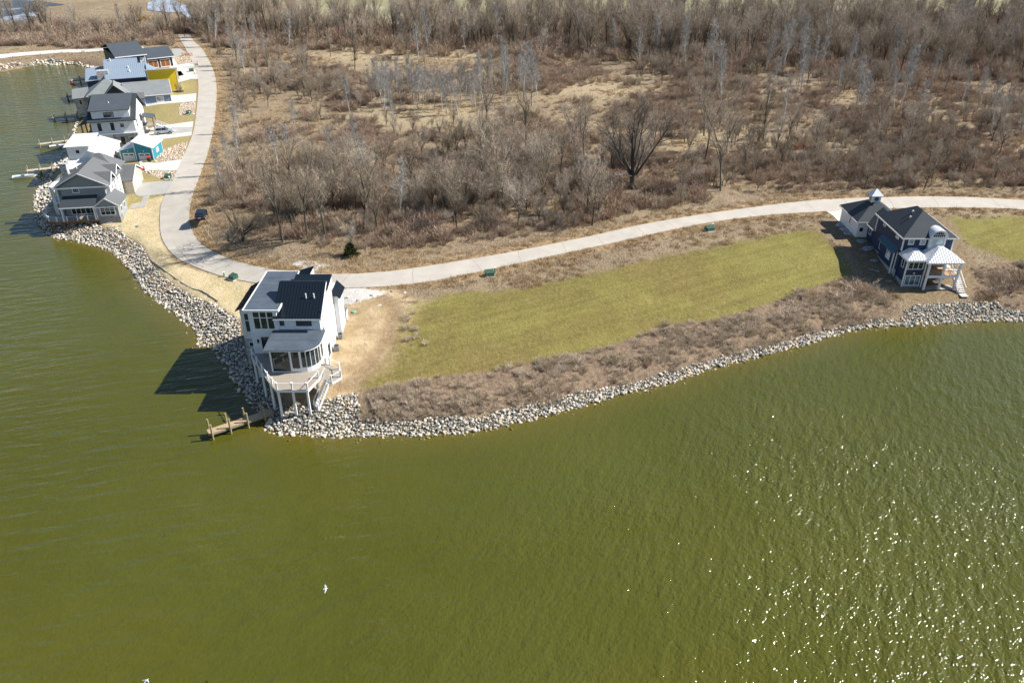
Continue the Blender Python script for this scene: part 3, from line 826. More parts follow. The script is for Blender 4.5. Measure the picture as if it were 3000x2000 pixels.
for i, x in enumerate((-34.7, -33.75, -32.8)):
    win(H, (x, 95.2, 9.0), 0, .92, 3.0 if i < 3 else 2, bars=[1.75], fw=.07, bw=.12)
win(H, (-31.4, 95.35, 9.45), 0, .62, 1.1, frame='black_frame', fw=.06)
win(H, (-28.4, 95.35, 9.4), 0, 2.1, 1.15, nx=2, frame='black_frame', fw=.06)
d_ = win(H, (-33.4, 95.2, 5.25), 0, 2.3, 2.5, frame='black_frame', fw=.08, nx=2, name='door')
win(H, (-26.2, 96.4, 10.0), 90, 1.2, 1.5, frame='black_frame', fw=.06, glass='door_wood')
win(H, (-26.2, 96.4, 7.2), 90, 1.2, 1.2, frame='black_frame', fw=.06, glass='door_wood')
win(H, (-26.2, 98.3, 3.0), 90, 1.1, 1.9, frame='black_frame', fw=.06)
win(H, (-26.2, 103.0, 7.0), 90, 0.9, 1.4, frame='black_frame', fw=.06) if False else None
lt = MB(); lt.box(-35.1, -34.9, 95.02, 95.2, 7.0, 7.35); lt.tube((-35.0,95.0,6.9),(-35.0,95.0,7.45),.09,.09); lt.build('wall_lamp', M['black'], H)
# membrane flat roof with parapet edge
mb = MB(); mb.box(-36.3, -31.5, 94.9, 107.3, 11.8, 12.0, 0)
for a, b_ in (((-36.3,94.9),(-31.5,94.9)), ((-31.5,94.9),(-31.5,97.0)), ((-36.3,94.9),(-36.3,107.3)), ((-36.3,107.3),(-31.5,107.3)), ((-31.5,104.9),(-31.5,107.3))):
    mb.bar((a[0],a[1],11.92), (b_[0],b_[1],11.92), .14, .3, 1)
for y in (97.6, 100.2, 102.8, 105.2): mb.bar((-36.2,y,12.0), (-31.6,y,12.0), .1, .03, 0)
fr = mb.build('flat_roof', [M['membrane'], M['white']], H)
# black shed roof facing the lake
f1 = ((-32.4,94.85,10.75), (-25.9,94.85,10.75), (-25.9,100.2,13.8), (-32.4,100.2,13.8))
f2 = ((-32.4,100.2,13.8), (-25.9,100.2,13.8), (-25.9,101.0,13.55), (-32.4,101.0,13.55))
rf = roof(H, [f1, f2], 'black_metal', .16, (1,0,0), sp=.42, rib=.05)
mb = MB(); mb.bar((-25.87,94.85,10.6), (-25.87,100.2,13.65), .05, .26); mb.bar((-32.4,94.8,10.6),(-25.9,94.8,10.6),.05,.2)
_child(mb, 'fascia', M['white'], rf, H)
for x in (-28.3, -27.2):
    mb = MB(); mb.tube((x,97.8,12.3), (x,97.8,13.1), .09); _child(mb, 'vent_pipe', M['white'], rf, H)
f3 = ((-31.3,101.0,12.1), (-26.1,101.0,12.1), (-26.1,104.8,12.75), (-31.3,104.8,12.75))
rf = roof(H, [f3], 'black_metal', .16, (1,0,0), sp=.42, rib=.05)
mb = MB(); mb.raw([(-26.2,101.0,11.9),(-26.2,104.7,12.55),(-26.2,104.7,10.6),(-26.2,101.0,10.6),(-31.2,101.0,11.9),(-31.2,104.7,12.55),(-31.2,104.7,10.6),(-31.2,101.0,10.6)],
     [(0,1,2,3),(7,6,5,4),(1,5,6,2),(0,4,5,1),(3,7,4,0)]); _child(mb, 'end_wall', M['white_batten'], rf, H)
f4 = ((-32.6,105.4,11.6), (-29.4,105.4,12.6), (-29.4,108.0,12.6), (-32.6,108.0,11.6))
rf = roof(H, [f4], 'black_metal', .14, (0,1,0), sp=.42)
mb = MB(); mb.raw([(-32.4,105.5,11.5),(-29.5,105.5,12.4),(-29.5,107.9,12.4),(-32.4,107.9,11.5),(-32.4,105.5,9),(-29.5,105.5,9),(-29.5,107.9,9),(-32.4,107.9,9)],
     [(0,1,2,3),(4,7,6,5),(0,4,5,1),(1,5,6,2),(2,6,7,3),(3,7,4,0)]); _child(mb, 'end_wall', M['white_batten'], rf, H)
f5 = ((-38.6,98.1,10.2), (-36.3,98.1,11.55), (-36.3,106.0,11.55), (-38.6,106.0,10.2))
roof(H, [f5], 'black_metal', .12, (0,1,0), sp=.42)
f6 = ((-25.1,103.8,9.3), (-25.1,107.6,9.3), (-26.2,107.6,10.5), (-26.2,103.8,10.5))
roof(H, [f6], 'black_metal', .12, (0,1,0), sp=.42)
# round glazed porch
curve = [(-28.0,90.3)]+[(-28.0+2.1*math.sin(t), 92.4-2.1*math.cos(t)) for t in (R(18),R(36),R(54),R(72),R(90))]+[(-25.9,95.3)]
pb = [(-32.1,95.3),(-32.1,90.3)]+curve
mb = MB(); mb.prism(pb[::-1] if False else pb, 4.9, 8.45); mb.build('porch_wall', M['white_batten'], H)
mb = MB(); mb.prism([(-31.6,95.3),(-31.6,91.2)]+[(-28.2,91.2),(-26.9,92.8),(-26.4,94.6),(-26.4,95.3)], 1.0, 4.9); mb.build('lower_wall', M['deck_shade'], H)  # set-back base wall, under-deck shade put into its colour
ov = [(-32.75,95.5),(-32.75,90.0)]+[(-28.0,89.95)]+[(-28.0+2.45*math.sin(t), 92.4-2.45*math.cos(t)) for t in (R(18),R(36),R(54),R(72),R(90))]+[(-25.55,95.3)]
mb = MB(); mb.prism(ov, 8.45, 8.62, 0); mb.slab([(p[0]*.992-.24, p[1], 8.66+max(0,(p[1]-90)*.03)) for p in ov] if False else [(x, y, 8.65+(y-90)*.035) for x, y in ov], .1, 1)
for y in (92.6,): mb.bar((-32.6,y,8.75), (-26.0,y,8.75), .1, .03, 1)
mb.build('porch_roof', [M['white'], M['membrane']], H)
win(H, (-30.7, 90.3, 5.3), 0, 2.3, 3.05, nx=1, bars=[2.2], frame='black_frame', fw=.07, bw=.16)
win(H, (-28.75, 90.3, 5.75), 0, .95, 2.6, bars=[1.75], frame='black_frame', fw=.06, bw=.16)
for t0, t1 in ((0,18),(18,36),(36,54),(54,72),(72,90)):
    p = Vector((-28+2.1*math.sin(R(t0)), 92.4-2.1*math.cos(R(t0)), 0)); q = Vector((-28+2.1*math.sin(R(t1)), 92.4-2.1*math.cos(R(t1)), 0))
    c = (p+q)/2; win(H, (c.x, c.y, 5.9), (t0+t1)/2, .5, 2.4, bars=[1.6], frame='black_frame', fw=.05, bw=.14)
win(H, (-25.9, 93.3, 5.9), 90, .8, 2.4, bars=[1.6], frame='black_frame', fw=.05, bw=.14)
# deck, posts, railing, stairs
deck = [(-36.1,95.2),(-36.1,94.6),(-32.3,88.6),(-30.45,86.0),(-26.4,86.0),(-25.5,89.0),(-25.3,92.4),(-25.9,95.2)]
mb = MB(); mb.prism(deck, 4.88, 5.12, 0)
for a, b_ in zip(deck[1:7], deck[2:8]): mb.bar((a[0],a[1],4.92), (b_[0],b_[1],4.92), .12, .34, 1)
mb.build('deck', [M['wood_deck'], M['white']], H)
for x, y in ((-35.7,94.1),(-33.8,91.2),(-31.9,88.3),(-30.3,86.15),(-28.4,86.15),(-26.55,86.15),(-26.2,89.9)):
    MB().box(x-.13, x+.13, y-.13, y+.13, h1(x,y)-.6, 4.85).build('post', M['white'], H)
rail(H, [(-36.0,94.6,5.12),(-32.3,88.7,5.12),(-30.4,86.1,5.12),(-26.45,86.1,5.12),(-25.6,88.9,5.12)], 1.0, step=2.1, pw=.17, bars=False)
land = [(-25.3,92.4),(-25.3,90.2),(-24.9,88.8),(-23.6,87.8),(-22.6,89.2),(-23.2,91.2),(-24.8,92.4)]
mb = MB(); mb.prism(land, 4.88, 5.1, 0)
for a, b_ in zip(land, land[1:]): mb.bar((a[0],a[1],4.92), (b_[0],b_[1],4.92), .1, .3, 1)
mb.build('landing', [M['wood_deck'], M['white']], H)
rail(H, [(-25.3,92.3,5.1),(-24.8,92.3,5.1),(-23.25,91.1,5.1),(-22.7,89.2,5.1),(-23.7,87.9,5.1)], 1.0, step=2.4, pw=.17, bars=False)
steps(H, (-24.35,88.2,5.0), (-25.6,85.8+3.3,2.3) if False else (-25.9,86.9,h1(-25.9,86.9)+.1), 1.1, 10)
mb = MB()
for k in (-1, 1):
    d0 = Vector((-24.35,88.2,5.0)); d1 = Vector((-25.9,86.9,h1(-25.9,86.9)+.1)); s = (d1-d0); s.z = 0; s.normalize(); s = Vector((-s.y, s.x, 0))*.55*k
    mb.bar(d0+s+Vector((0,0,.95)), d1+s+Vector((0,0,.95)), .09, .07)
    mb.bar(d1+s, d1+s+Vector((0,0,1.0)), .15)
mb.build('handrail', M['white'], H)
# condensers and meter box beside it
for i, (x, y, s) in enumerate(((-25.6,100.2,.85), (-25.6,103.3,.75))):
    z = h1(x, y)
    t = thing('air_conditioner', ('grey air conditioner with fan grille nearer the deck of the white modern house' if i == 0 else 'grey air conditioner farther along the side of the white modern house'), 'air conditioner', (x, y, z), 0, 'air conditioners beside the white house')
    MB().box(-.45*s,.45*s,-.45*s,.45*s,0,.95*s).build('case', M['grey_metal'], t)
    g = MB(); g.tube((0,0,.95*s),(0,0,1.0*s),.4*s,.4*s,16); g.build('fan_grille', M['black'], t)
t = thing('meter_box', 'white utility meter box standing beside the white modern house', 'meter box', (-24.4, 99.9, 0), world=True)
MB().box(-26.0,-25.45,108.0,109.1,h1(-25.5,108.5),5.0).build('case', M['white'], t)
MB().box(-26.05,-25.4,107.95,109.15,5.0,5.1).build('lid', M['grey_metal'], t)

# ---------------------------------------------------------------- navy house on the right
B = thing('house', 'dark navy house with white trim, hipped dark roof and white metal porch roof', 'house', (70, 128, 2.0), world=True)
w = MB()
w.box(66.3, 74.7, 125.2, 135.9, 1.2, 10.0)
w.box(66.5, 69.65, 122.5, 125.3, 1.2, 7.2)
w.box(66.6, 72.5, 135.9, 139.6, 2.5, 7.0)
w.box(65.95, 66.4, 126.6, 132.0, 1.6, 6.85)
w.build('wall', M['navy'], B)
fb = MB(); fb.box(66.25,66.45,125.3,136.0,1.0,3.9); fb.box(66.42,69.7,122.42,122.6,1.0,2.35); fb.box(65.9,66.2,126.5,132.1,1.0,3.6); fb.box(66.44,66.6,122.5,125.2,1.0,3.0); fb.build('foundation', M['concrete_base'], B)
GW = MB(); GW.box(64.6, 72.6, 139.6, 147.9, 2.5, 7.2); GW.build('garage_wall', M['white'], B)
for x, y, z0, z1 in ((66.26,125.16,7.6,10.0),(74.7,125.16,1.5,10.0),(66.46,122.46,1.5,7.2),(69.66,122.46,1.5,7.2),(65.93,126.58,2,6.85),(66.26,135.9,6.8,10),(66.3,126.2,3,7)):
    MB().box(x-.1, x+.1, y-.1, y+.1, z0, z1).build('corner_trim', M['white'], B)
rf = roof(B, hip(65.8,75.2,124.7,136.4,10.0,13.2), 'sh_dark', .16)
x0,x1,y0,y1,ze = 65.8,75.2,124.7,136.4,10.0
mb = MB()
for a, b_ in (((x0,y0),(x1,y0)),((x1,y0),(x1,y1)),((x1,y1),(x0,y1)),((x0,y1),(x0,y0))): mb.bar((a[0],a[1],ze-.1),(b_[0],b_[1],ze-.1),.1,.22)
_child(mb, 'gutter', M['white'], rf, B)
for x, y, z in ((68.6,129.4,12.0),(69.4,130.6,12.6)):
    mb = MB(); mb.box(x-.12,x+.12,y-.12,y+.12,z-.2,z+.14); _child(mb, 'roof_vent', M['white'], rf, B)
rf = roof(B, hip(64.1,73.1,139.1,148.4,7.2,10.2), 'sh_dark', .16)
mb = MB()
for a, b_ in (((64.1,139.1),(73.1,139.1)),((64.1,148.4),(64.1,139.1)),((73.1,139.1),(73.1,148.4))): mb.bar((a[0],a[1],7.1),(b_[0],b_[1],7.1),.1,.2)
_child(mb, 'gutter', M['white'], rf, B)
# connector roof
r3 = [((65.9,135.9,6.95),(65.9,139.6,6.95),(69.4,141.5,9.3),(69.4,135.9,9.3)), ((72.9,139.6,6.95),(72.9,135.9,6.95),(69.4,135.9,9.3),(69.4,141.5,9.3))]
roof(B, r3, 'sh_dark', .14)
fascia(B, [(65.88,135.9,6.95),(65.88,139.2,6.95)], closed=False, h=.2)
# cupola
CU = MB(); CU.box(68.0-.3, 69.3, 142.9, 144.4, 9.2, 11.0); CU.build('cupola', M['white'], B)
cu = bpy.context.collection.objects[-1] if False else [o for o in C.objects if o.name.startswith('cupola')][0]
mb = MB()
for f in hip(67.3,69.6,142.5,144.8,11.0,12.2): mb.slab(f, .08)
_child(mb, 'cupola_roof', M['white_metal'], cu, B)
mb = MB(); mb.tube((68.5,142.85,10.35),(68.5,142.93,10.35),.42,.42,14,0)
_child(mb, 'round_vent', M['blue_roof'], cu, B)
mb = MB(); mb.box(67.62,67.71,143.3,144.0,9.7,10.7); _child(mb, 'louvre', M['grey_metal'], cu, B)
# barrel dormer with arched window
dx0, dx1, dz = 70.45, 73.15, 10.15; cx = (dx0+dx1)/2; rr = (dx1-dx0)/2
mb = MB(); mb.box(dx0, dx1, 124.7, 126.6, 8.2, dz)
n = 14; vs = []
for y in (124.7, 128.2):
    for i in range(n+1):
        t = math.pi*i/n; vs.append((cx+rr*math.cos(t), y, dz+rr*.92*math.sin(t)))
fs = [tuple(range(n+1)), tuple(range(2*n+1, n, -1))]+[(i, n+1+i, n+2+i, i+1) for i in range(n)]
mb.raw(vs, fs); dm = mb.build('dormer', M['white'], B)
mb = MB(); vs = []
for y in (124.45, 128.6):
    for ro in (rr+.02, rr+.14):
        for i in range(n+1):
            t = math.pi*i/n; vs.append((cx+ro*math.cos(t), y, dz-.05+ro*.94*math.sin(t)))
m_ = n+1; fs = []
for i in range(n):
    fs += [(i, i+1, m_+i+1, m_+i), (2*m_+i, 3*m_+i, 3*m_+i+1, 2*m_+i+1), (m_+i, m_+i+1, 3*m_+i+1, 3*m_+i), (i, 2*m_+i, 2*m_+i+1, i+1)]
mb.raw(vs, fs)
for k in range(1, 8):
    y = 124.45+k*.52
    for i in range(n):
        t0, t1 = math.pi*i/n, math.pi*(i+1)/n; q = rr+.16
        mb.bar((cx+q*math.cos(t0), y, dz-.05+q*.94*math.sin(t0)), (cx+q*math.cos(t1), y, dz-.05+q*.94*math.sin(t1)), .05, .05)
_child(mb, 'barrel_roof', M['white_metal'], dm, B)
mb = MB(); vs = [(cx,124.66,dz+.12)]; q = rr*.74
for i in range(n+1):
    t = math.pi*i/n; vs.append((cx+q*math.cos(t), 124.66, dz+.12+q*.86*math.sin(t)))
mb.raw(vs+[(v_[0], 124.69, v_[2]) for v_ in vs], [(0,i+1,i+2) for i in range(n)]+[(i+1, n+2+i+1, n+2+i+2, i+2) for i in range(n)]); _child(mb, 'arched_pane', M['glass'], dm, B)
mb = MB()
for k in range(1, 6):
    xx = cx-q+2*q*k/6; zt = dz+.12+.86*q*math.sqrt(max(0, 1-((xx-cx)/q)**2)); mb.bar((xx,124.63,dz+.12),(xx,124.63,zt),.035)
mb.bar((cx-q*.85,124.63,dz+.5),(cx+q*.85,124.63,dz+.5),.035)
_child(mb, 'muntins', M['white'], dm, B)
win(B, (cx, 124.7, 8.75), 0, 2.3, 1.25, nx=3, glass='glass_pale', fw=.07)
for x in (67.6, 69.55): win(B, (x, 125.2, 8.6), 0, 1.0, 1.4, nx=1, ny=1, glass='glass_pale', fw=.14)
win(B, (68.0, 122.5, 5.3), 0, 2.6, 1.75, nx=3, bars=[1.3], fw=.13, bw=.09)
win(B, (68.0, 122.42, 2.35), 0, 2.65, 1.9, nx=3, glass='glass_teal', fw=.13, bw=.08, bars=[])
win(B, (66.3, 133.0, 8.85), -90, .9, .95, glass='glass_pale', fw=.12)
win(B, (66.3, 127.6, 8.75), -90, 1.2, 1.15, glass='glass_pale', fw=.12)
win(B, (66.5, 123.9, 5.1), -90, .9, 1.75, fw=.12)
win(B, (66.6, 138.4, 5.1), -90, 1.0, 1.6, fw=.12)
win(B, (65.95, 128.6, 4.6), -90, 1.6, 1.9, fw=.05, glass='glass_pale', name='shutter_panel')
win(B, (66.3, 132.8, 4.6), -90, .6, 1.5, fw=.1)
win(B, (64.6, 143.3, 5.4), -90, .6, 1.1, fw=.08, glass='door_wood')
dr = win(B, (65.35, 139.6, 4.15), 0, .95, 2.05, fw=.06, glass='white', name='door')
mb = MB(); mb.box(65.05,65.65,139.5,139.58,5.2,5.95); _child(mb, 'door_glass', M['glass'], dr, B)
mb = MB(); mb.box(67.85,68.1,122.3,122.42,4.55,4.75); mb.build('wall_lamp', M['white'], B)
# left shed roof and porch roofs
roof(B, [((65.4,126.0,6.7),(65.4,132.5,6.7),(66.3,132.5,7.5),(66.3,126.0,7.5))], 'blue_roof', .1, (0,1,0))
rf = roof(B, [((65.5,125.5,7.0),(66.1,122.0,7.0),(66.3,125.2,8.0)) , ((66.1,122.0,7.15),(69.5,122.0,7.15),(68.6,123.6,8.1),(67.6,123.6,8.1)),
  ((66.1,125.3,7.15),(66.1,122.0,7.15),(67.6,123.6,8.1),(67.6,125.2,8.1)), ((69.5,122.0,7.15),(70.4,125.2,7.3),(68.6,125.2,8.15),(68.6,123.6,8.1)), ((67.6,123.6,8.1),(68.6,123.6,8.1),(68.6,125.2,8.15),(67.6,125.2,8.1))][1:],
  'white_metal', .1, [(1,0,0),(0,1,0),(0,1,0),(1,0,0)], sp=.42, rib=.05, name='porch_roof')
px0, px1, py0 = 69.1, 75.3, 121.0
rf = roof(B, [((px0,py0,7.15),(px1,py0,7.15),(72.7,123.6,8.75),(71.7,123.6,8.75)), ((px0,125.3,7.15),(px0,py0,7.15),(71.7,123.6,8.75),(71.7,125.2,8.75)),
   ((px1,py0,7.15),(px1,127.4,7.15),(74.7,127.4,7.5),(72.7,125.2,8.75),(72.7,123.6,8.75)), ((71.7,123.6,8.75),(72.7,123.6,8.75),(72.7,125.2,8.75),(71.7,125.2,8.75))],
   'white_metal', .1, [(1,0,0),(0,1,0),(0,1,0),(1,0,0)], sp=.42, rib=.05, name='porch_roof')
mb = MB(); mb.bar((px0,py0,7.0),(px1,py0,7.0),.1,.2); mb.bar((px1,py0,7.0),(px1,127.4,7.0),.1,.2); mb.bar((px0,py0,7.0),(px0,122,7.0),.1,.2); mb.bar((66.1,122.0,7.0),(69.4,122.0,7.0),.1,.2); mb.bar((66.1,122.0,7.0),(66.1,125.3,7.0),.1,.2)
_child(mb, 'gutter', M['white'], rf, B)
mb = MB(); mb.box(69.65, 75.0, 121.35, 125.2, 4.45, 4.7, 0); mb.bar((69.6,121.3,4.5),(75.0,121.3,4.5),.14,.42,1); mb.bar((75.0,121.3,4.5),(75.0,125.2,4.5),.14,.42,1)
mb.build('balcony', [M['wood_tan'], M['white']], B)
mb = MB(); mb.box(69.7, 74.95, 121.4, 125.2, 1.9, 2.12); mb.build('patio', M['drive_grey'], B)
for x in (69.72, 72.25, 74.85):
    MB().box(x-.16,x+.16,121.25,121.57,1.6,7.1).build('post', M['white'], B)
MB().box(74.72,74.98,124.9,125.2,1.6,7.1).build('post', M['white'], B)
rail(B, [(69.85,121.4,4.7),(74.7,121.4,4.7)], .95, post='grey_metal', step=1.3, pw=.05, bars=True, top=.05, cap=False)
rail(B, [(74.92,121.6,4.7),(74.92,123.2,4.7)], .95, post='grey_metal', step=1.3, pw=.05, bars=True, top=.05, cap=False)
steps(B, (75.55,124.2,4.65), (75.4,119.9,2.2), 1.15, 13)
mb = MB()
for xx in (74.98, 76.1):
    mb.bar((xx,124.2,5.6),(xx-.1,119.9,3.15),.08,.08)
    for t in (0,.33,.66,1): mb.bar((xx-.1*t,124.2-4.3*t,4.6-2.4*t),(xx-.1*t,124.2-4.3*t,5.6-2.45*t),.07)
mb.build('handrail', M['white'], B)
mb = MB(); mb.box(74.9,76.1,118.6,119.8,2.0,2.14); mb.build('stair_pad', M['drive'], B)
win(B, (71.2, 125.2, 2.2), 0, 1.9, 2.1, nx=2, fw=.08); win(B, (73.4, 125.2, 4.75), 0, 1.9, 2.1, nx=2, fw=.08)

def chair(x, y, z, yaw, label, mat='white', group='patio chairs under the navy house porch'):
    t = thing('patio_chair', label, 'chair', (x, y, z), yaw, group)
    MB().box(-.25,.25,-.25,.25,.4,.45).build('seat', M[mat], t)
    b_ = MB(); b_.bar((-.23,.24,.45),(-.23,.3,1.0),.05); b_.bar((.23,.24,.45),(.23,.3,1.0),.05)
    for q in (-.12,0,.12): b_.bar((q,.25,.45),(q,.3,.98),.05)
    b_.bar((-.25,.3,.97),(.25,.3,.97),.05); b_.build('backrest', M[mat], t)
    for a in (-.22,.22):
        for c in (-.22,.22): MB().box(a-.025,a+.025,c-.025,c+.025,0,.4).build('leg', M[mat], t)
chair(70.9,123.6,2.12,0,'grey slatted chair at the left under the navy house porch','grey_metal')
chair(71.8,123.6,2.12,0,'grey slatted chair second from the left under the navy house porch','grey_metal')
chair(73.0,123.9,2.12,200,'white patio chair at the right under the navy house porch')
t = thing('patio_table', 'round white table on the upper balcony of the navy house', 'table', (73.9,123.6,4.7))
mb = MB(); mb.tube((0,0,.7),(0,0,.75),.55,.55,16); mb.build('table_top', M['white'], t)
mb = MB(); mb.tube((0,0,0),(0,0,.7),.05); mb.tube((0,0,0),(0,0,.04),.25,.25,12); mb.build('leg', M['white'], t)
# ================================================================ left row of houses (local frames)
def base(x, y, yaw): return None
# ---- 1 grey gabled house in the foreground
H = thing('house', 'large grey shingled house with white trimmed gables, porch and stone chimney', 'house', (-90.5, 151.2, 0), 9.5)
w = MB()
w.box(.4, 8.7, 2.0, 12.0, 1.0, 9.2)
w.raw([(.4,2.0,9.2),(8.7,2.0,9.2),(4.55,2.0,11.5),(.4,12,9.2),(8.7,12,9.2),(4.55,12,11.5)], [(0,1,2),(5,4,3),(0,2,5,3),(1,4,5,2)])
w.box(1.6, 8.2, 12.0, 18.0, 1.5, 8.9)
w.box(-2.6, .4, 7.0, 13.0, 1.0, 8.3)
w.box(7.1, 11.2, -.9, 5.2, 1.2, 5.7)
w.raw([(7.1,-.9,5.7),(11.2,-.9,5.7),(9.15,-.9,7.2),(7.1,2,5.7),(11.2,2,5.7),(9.15,2,7.2)], [(0,1,2),(5,4,3),(0,2,5,3),(1,4,5,2)])
w.build('wall', M['grey_lap'], H)
w = MB()
w.box(8.7, 9.4, 3.0, 6.4, 2.0, 9.1); w.box(8.2, 9.1, 8.0, 12.0, 2.0, 9.1)
w.raw([(9.4,2.8,9.1),(9.4,6.6,9.1),(9.4,4.7,10.9),(7.4,2.8,9.1),(7.4,6.6,9.1),(7.4,4.7,10.9)], [(0,1,2),(5,4,3),(0,2,5,3),(1,4,5,2)])
w.raw([(9.1,8.0,9.1),(9.1,12,9.1),(9.1,10,10.8),(7.4,8,9.1),(7.4,12,9.1),(7.4,10,10.8)], [(0,1,2),(5,4,3),(0,2,5,3),(1,4,5,2)])
w.build('bay_wall', M['white'], H)  # white here paints the sun on the right-hand walls into the colour
w = MB(); w.box(3.0, 11.1, 12.6, 20.9, 2.5, 6.5)
w.raw([(11.1,12.6,6.5),(11.1,20.9,6.5),(11.1,16.7,8.5),(3,12.6,6.5),(3,20.9,6.5),(3,16.7,8.5)], [(0,1,2),(5,4,3),(0,2,5,3),(1,4,5,2)])
w.build('garage_wall', M['tan'], H)
w = MB(); w.box(7.05, 11.25, -.95, 1.0, 1.0, 3.3); w.build('stone_base', M['stone_d'], H)
def gab(x0, x1, y0, y1, ze, zr): # ridge along y
    c = (x0+x1)/2
    return [((x0,y1,ze),(x0,y0,ze),(c,y0,zr),(c,y1,zr)), ((x1,y0,ze),(x1,y1,ze),(c,y1,zr),(c,y0,zr))]
def gabx(x0, x1, y0, y1, ze, zr): # ridge along x
    c = (y0+y1)/2
    return [((x0,y0,ze),(x1,y0,ze),(x1,c,zr),(x0,c,zr)), ((x1,y1,ze),(x0,y1,ze),(x0,c,zr),(x1,c,zr))]
def gtrim(rf, x0, x1, y, ze, zr, hz=.2, mat='white', ax='y'):
    mb = MB(); c = (x0+x1)/2
    if ax == 'y':
        mb.bar((x0,y,ze-.08),(c,y,zr-.08),.1,hz); mb.bar((c,y,zr-.08),(x1,y,ze-.08),.1,hz)
    else:
        mb.bar((y,x0,ze-.08),(y,c,zr-.08),.1,hz); mb.bar((y,c,zr-.08),(y,x1,ze-.08),.1,hz)
    mb.build('rake_trim', M[mat], rf)
rf = roof(H, gab(-.8, 9.9, 1.2, 12.6, 9.15, 11.9), 'sh_grey', .16); gtrim(rf, -.8, 9.9, 1.15, 9.15, 11.9)
roof(H, hip(.9, 8.9, 11.4, 18.6, 8.9, 12.0), 'sh_grey', .15)
rf = roof(H, gabx(6.0, 9.9, 2.6, 6.8, 9.05, 11.0), 'sh_grey', .14); gtrim(rf, 2.6, 6.8, 9.92, 9.05, 11.0, ax='x')
rf = roof(H, gabx(6.0, 9.6, 7.8, 12.2, 9.05, 10.9), 'sh_grey', .14); gtrim(rf, 7.8, 12.2, 9.62, 9.05, 10.9, ax='x')
roof(H, [((-3.4,6.4,7.6),(.4,6.4,8.3),(.4,13.4,9.4),(-3.4,13.4,8.2))], 'sh_grey', .14)
rf = roof(H, gab(6.7, 11.6, -1.2, 5.6, 5.65, 7.35), 'sh_grey', .14); gtrim(rf, 6.7, 11.6, -1.22, 5.65, 7.35)
rf = roof(H, gabx(2.6, 11.4, 12.2, 21.3, 6.45, 8.65), 'sh_grey', .15); gtrim(rf, 12.2, 21.3, 11.42, 6.45, 8.65, ax='x')
pr = roof(H, [((.2,-1.0,5.7),(7.0,-1.0,5.7),(7.0,2.0,7.2),(.5,2.0,7.2)), ((-.1,1.6,5.8),(.2,-1.0,5.7),(.5,2.0,7.2))], 'sh_dark', .12, name='porch_roof')
mb = MB(); mb.bar((.2,-1.03,5.6),(7.0,-1.03,5.6),.1,.22); mb.build('gutter', M['white'], pr)
fascia(H, [(-.8,1.1,9.1),(9.9,1.1,9.1)], closed=False, h=.25)
fascia(H, [(6.7,-1.25,5.6),(11.6,-1.25,5.6)], closed=False, h=.2)
mb = MB(); mb.box(-.5,.7,7.3,8.5,7.5,12.0); mb.box(-.6,.8,7.2,8.6,12.0,12.15); mb.build('chimney', M['stone'], H)
for x, y, z in ((2.2,8.6,10.6),(1.3,6.6,10.1)): MB().tube((x,y,z-.3),(x,y,z+.55),.1).build('vent_pipe', M['white'], H)
win(H, (3.2, 2.0, 7.7), 0, 1.3, 1.25, nx=3, ny=3, bw=.03, fw=.16)
win(H, (9.15, -.9, 3.7), 0, 2.9, 1.8, nx=3, bars=[.9,1.3], bw=.08, fw=.16)
win(H, (8.9, -.95, 1.6), 0, 1.0, .6, fw=.08)
win(H, (3.6, 2.0, 3.2), 0, 4.6, 2.2, nx=5, bars=[1.7], bw=.12, fw=.14)
win(H, (11.2, 1.2, 3.6), 90, .9, 1.3, fw=.1); win(H, (11.2, 3.6, 3.6), 90, .9, 1.3, fw=.1)
win(H, (9.4, 4.7, 7.2), 90, .7, 1.2, fw=.1); win(H, (9.1, 10, 7.2), 90, .7, 1.2, fw=.1); win(H, (9.4, 4.7, 9.4), 90, .5, .6, fw=.08)
win(H, (9.4, 4.7, 5.0), 90, .7, 1.2, fw=.1); win(H, (9.1, 10, 5.0), 90, .7, 1.2, fw=.1)
mb = MB(); mb.box(11.1,11.16,14.6,18.8,3.9,6.0); mb.build('garage_door', M['door_white'], H)
# two storey corner porch
mb = MB(); mb.prism([(-2.2,3.6),(-.4,2.0),(.4,2.0),(.4,7.0),(-2.2,7.0)], 5.5, 5.8); mb.prism([(-2.2,3.6),(-.4,2.0),(.4,2.0),(.4,7.0),(-2.2,7.0)], 8.6, 8.8); mb.build('balcony', M['white'], H)
rail(H, [(-2.1,7.0,5.8),(-2.1,3.7,5.8),(-.4,2.1,5.8)], .9, step=1.6, pw=.1)
for x, y in ((-2.1,3.7),(-1.5,3.0),(-.4,2.1)): MB().box(x-.14,x+.14,y-.14,y+.14,2.9,8.7).build('post', M['white'], H)
dk = [(-4.5,4.6),(-4.4,2.6),(-2.6,-.3),(-.8,-.9),(7.1,-.9),(7.1,2.0),(.4,2.0),(.4,6.0),(-3.2,6.0)]
mb = MB(); mb.prism(dk, 2.65, 2.88, 0)
for a, b_ in zip(dk[:5], dk[1:6]): mb.bar((a[0],a[1],2.68),(b_[0],b_[1],2.68),.1,.35,1)
mb.build('deck', [M['wood_deck'], M['brown_wood']], H)
rail(H, [(-3.2,6.0,2.88),(-4.4,4.6,2.88),(-4.3,2.7,2.88),(-2.5,-.2,2.88),(-.8,-.8,2.88),(7.0,-.8,2.88)], 1.0, step=1.9, pw=.18)
for x, y in ((.5,-.8),(6.6,-.8),(6.9,-.6)): MB().box(x-.12,x+.12,y-.12,y+.12,2.88,5.6).build('post', M['white'], H)
for x, y in ((-2.4,-.2),(1.4,-.7),(4.6,-.7)): MB().box(x-.1,x+.1,y-.1,y+.1,-.5,2.65).build('post', M['brown_wood'], H)

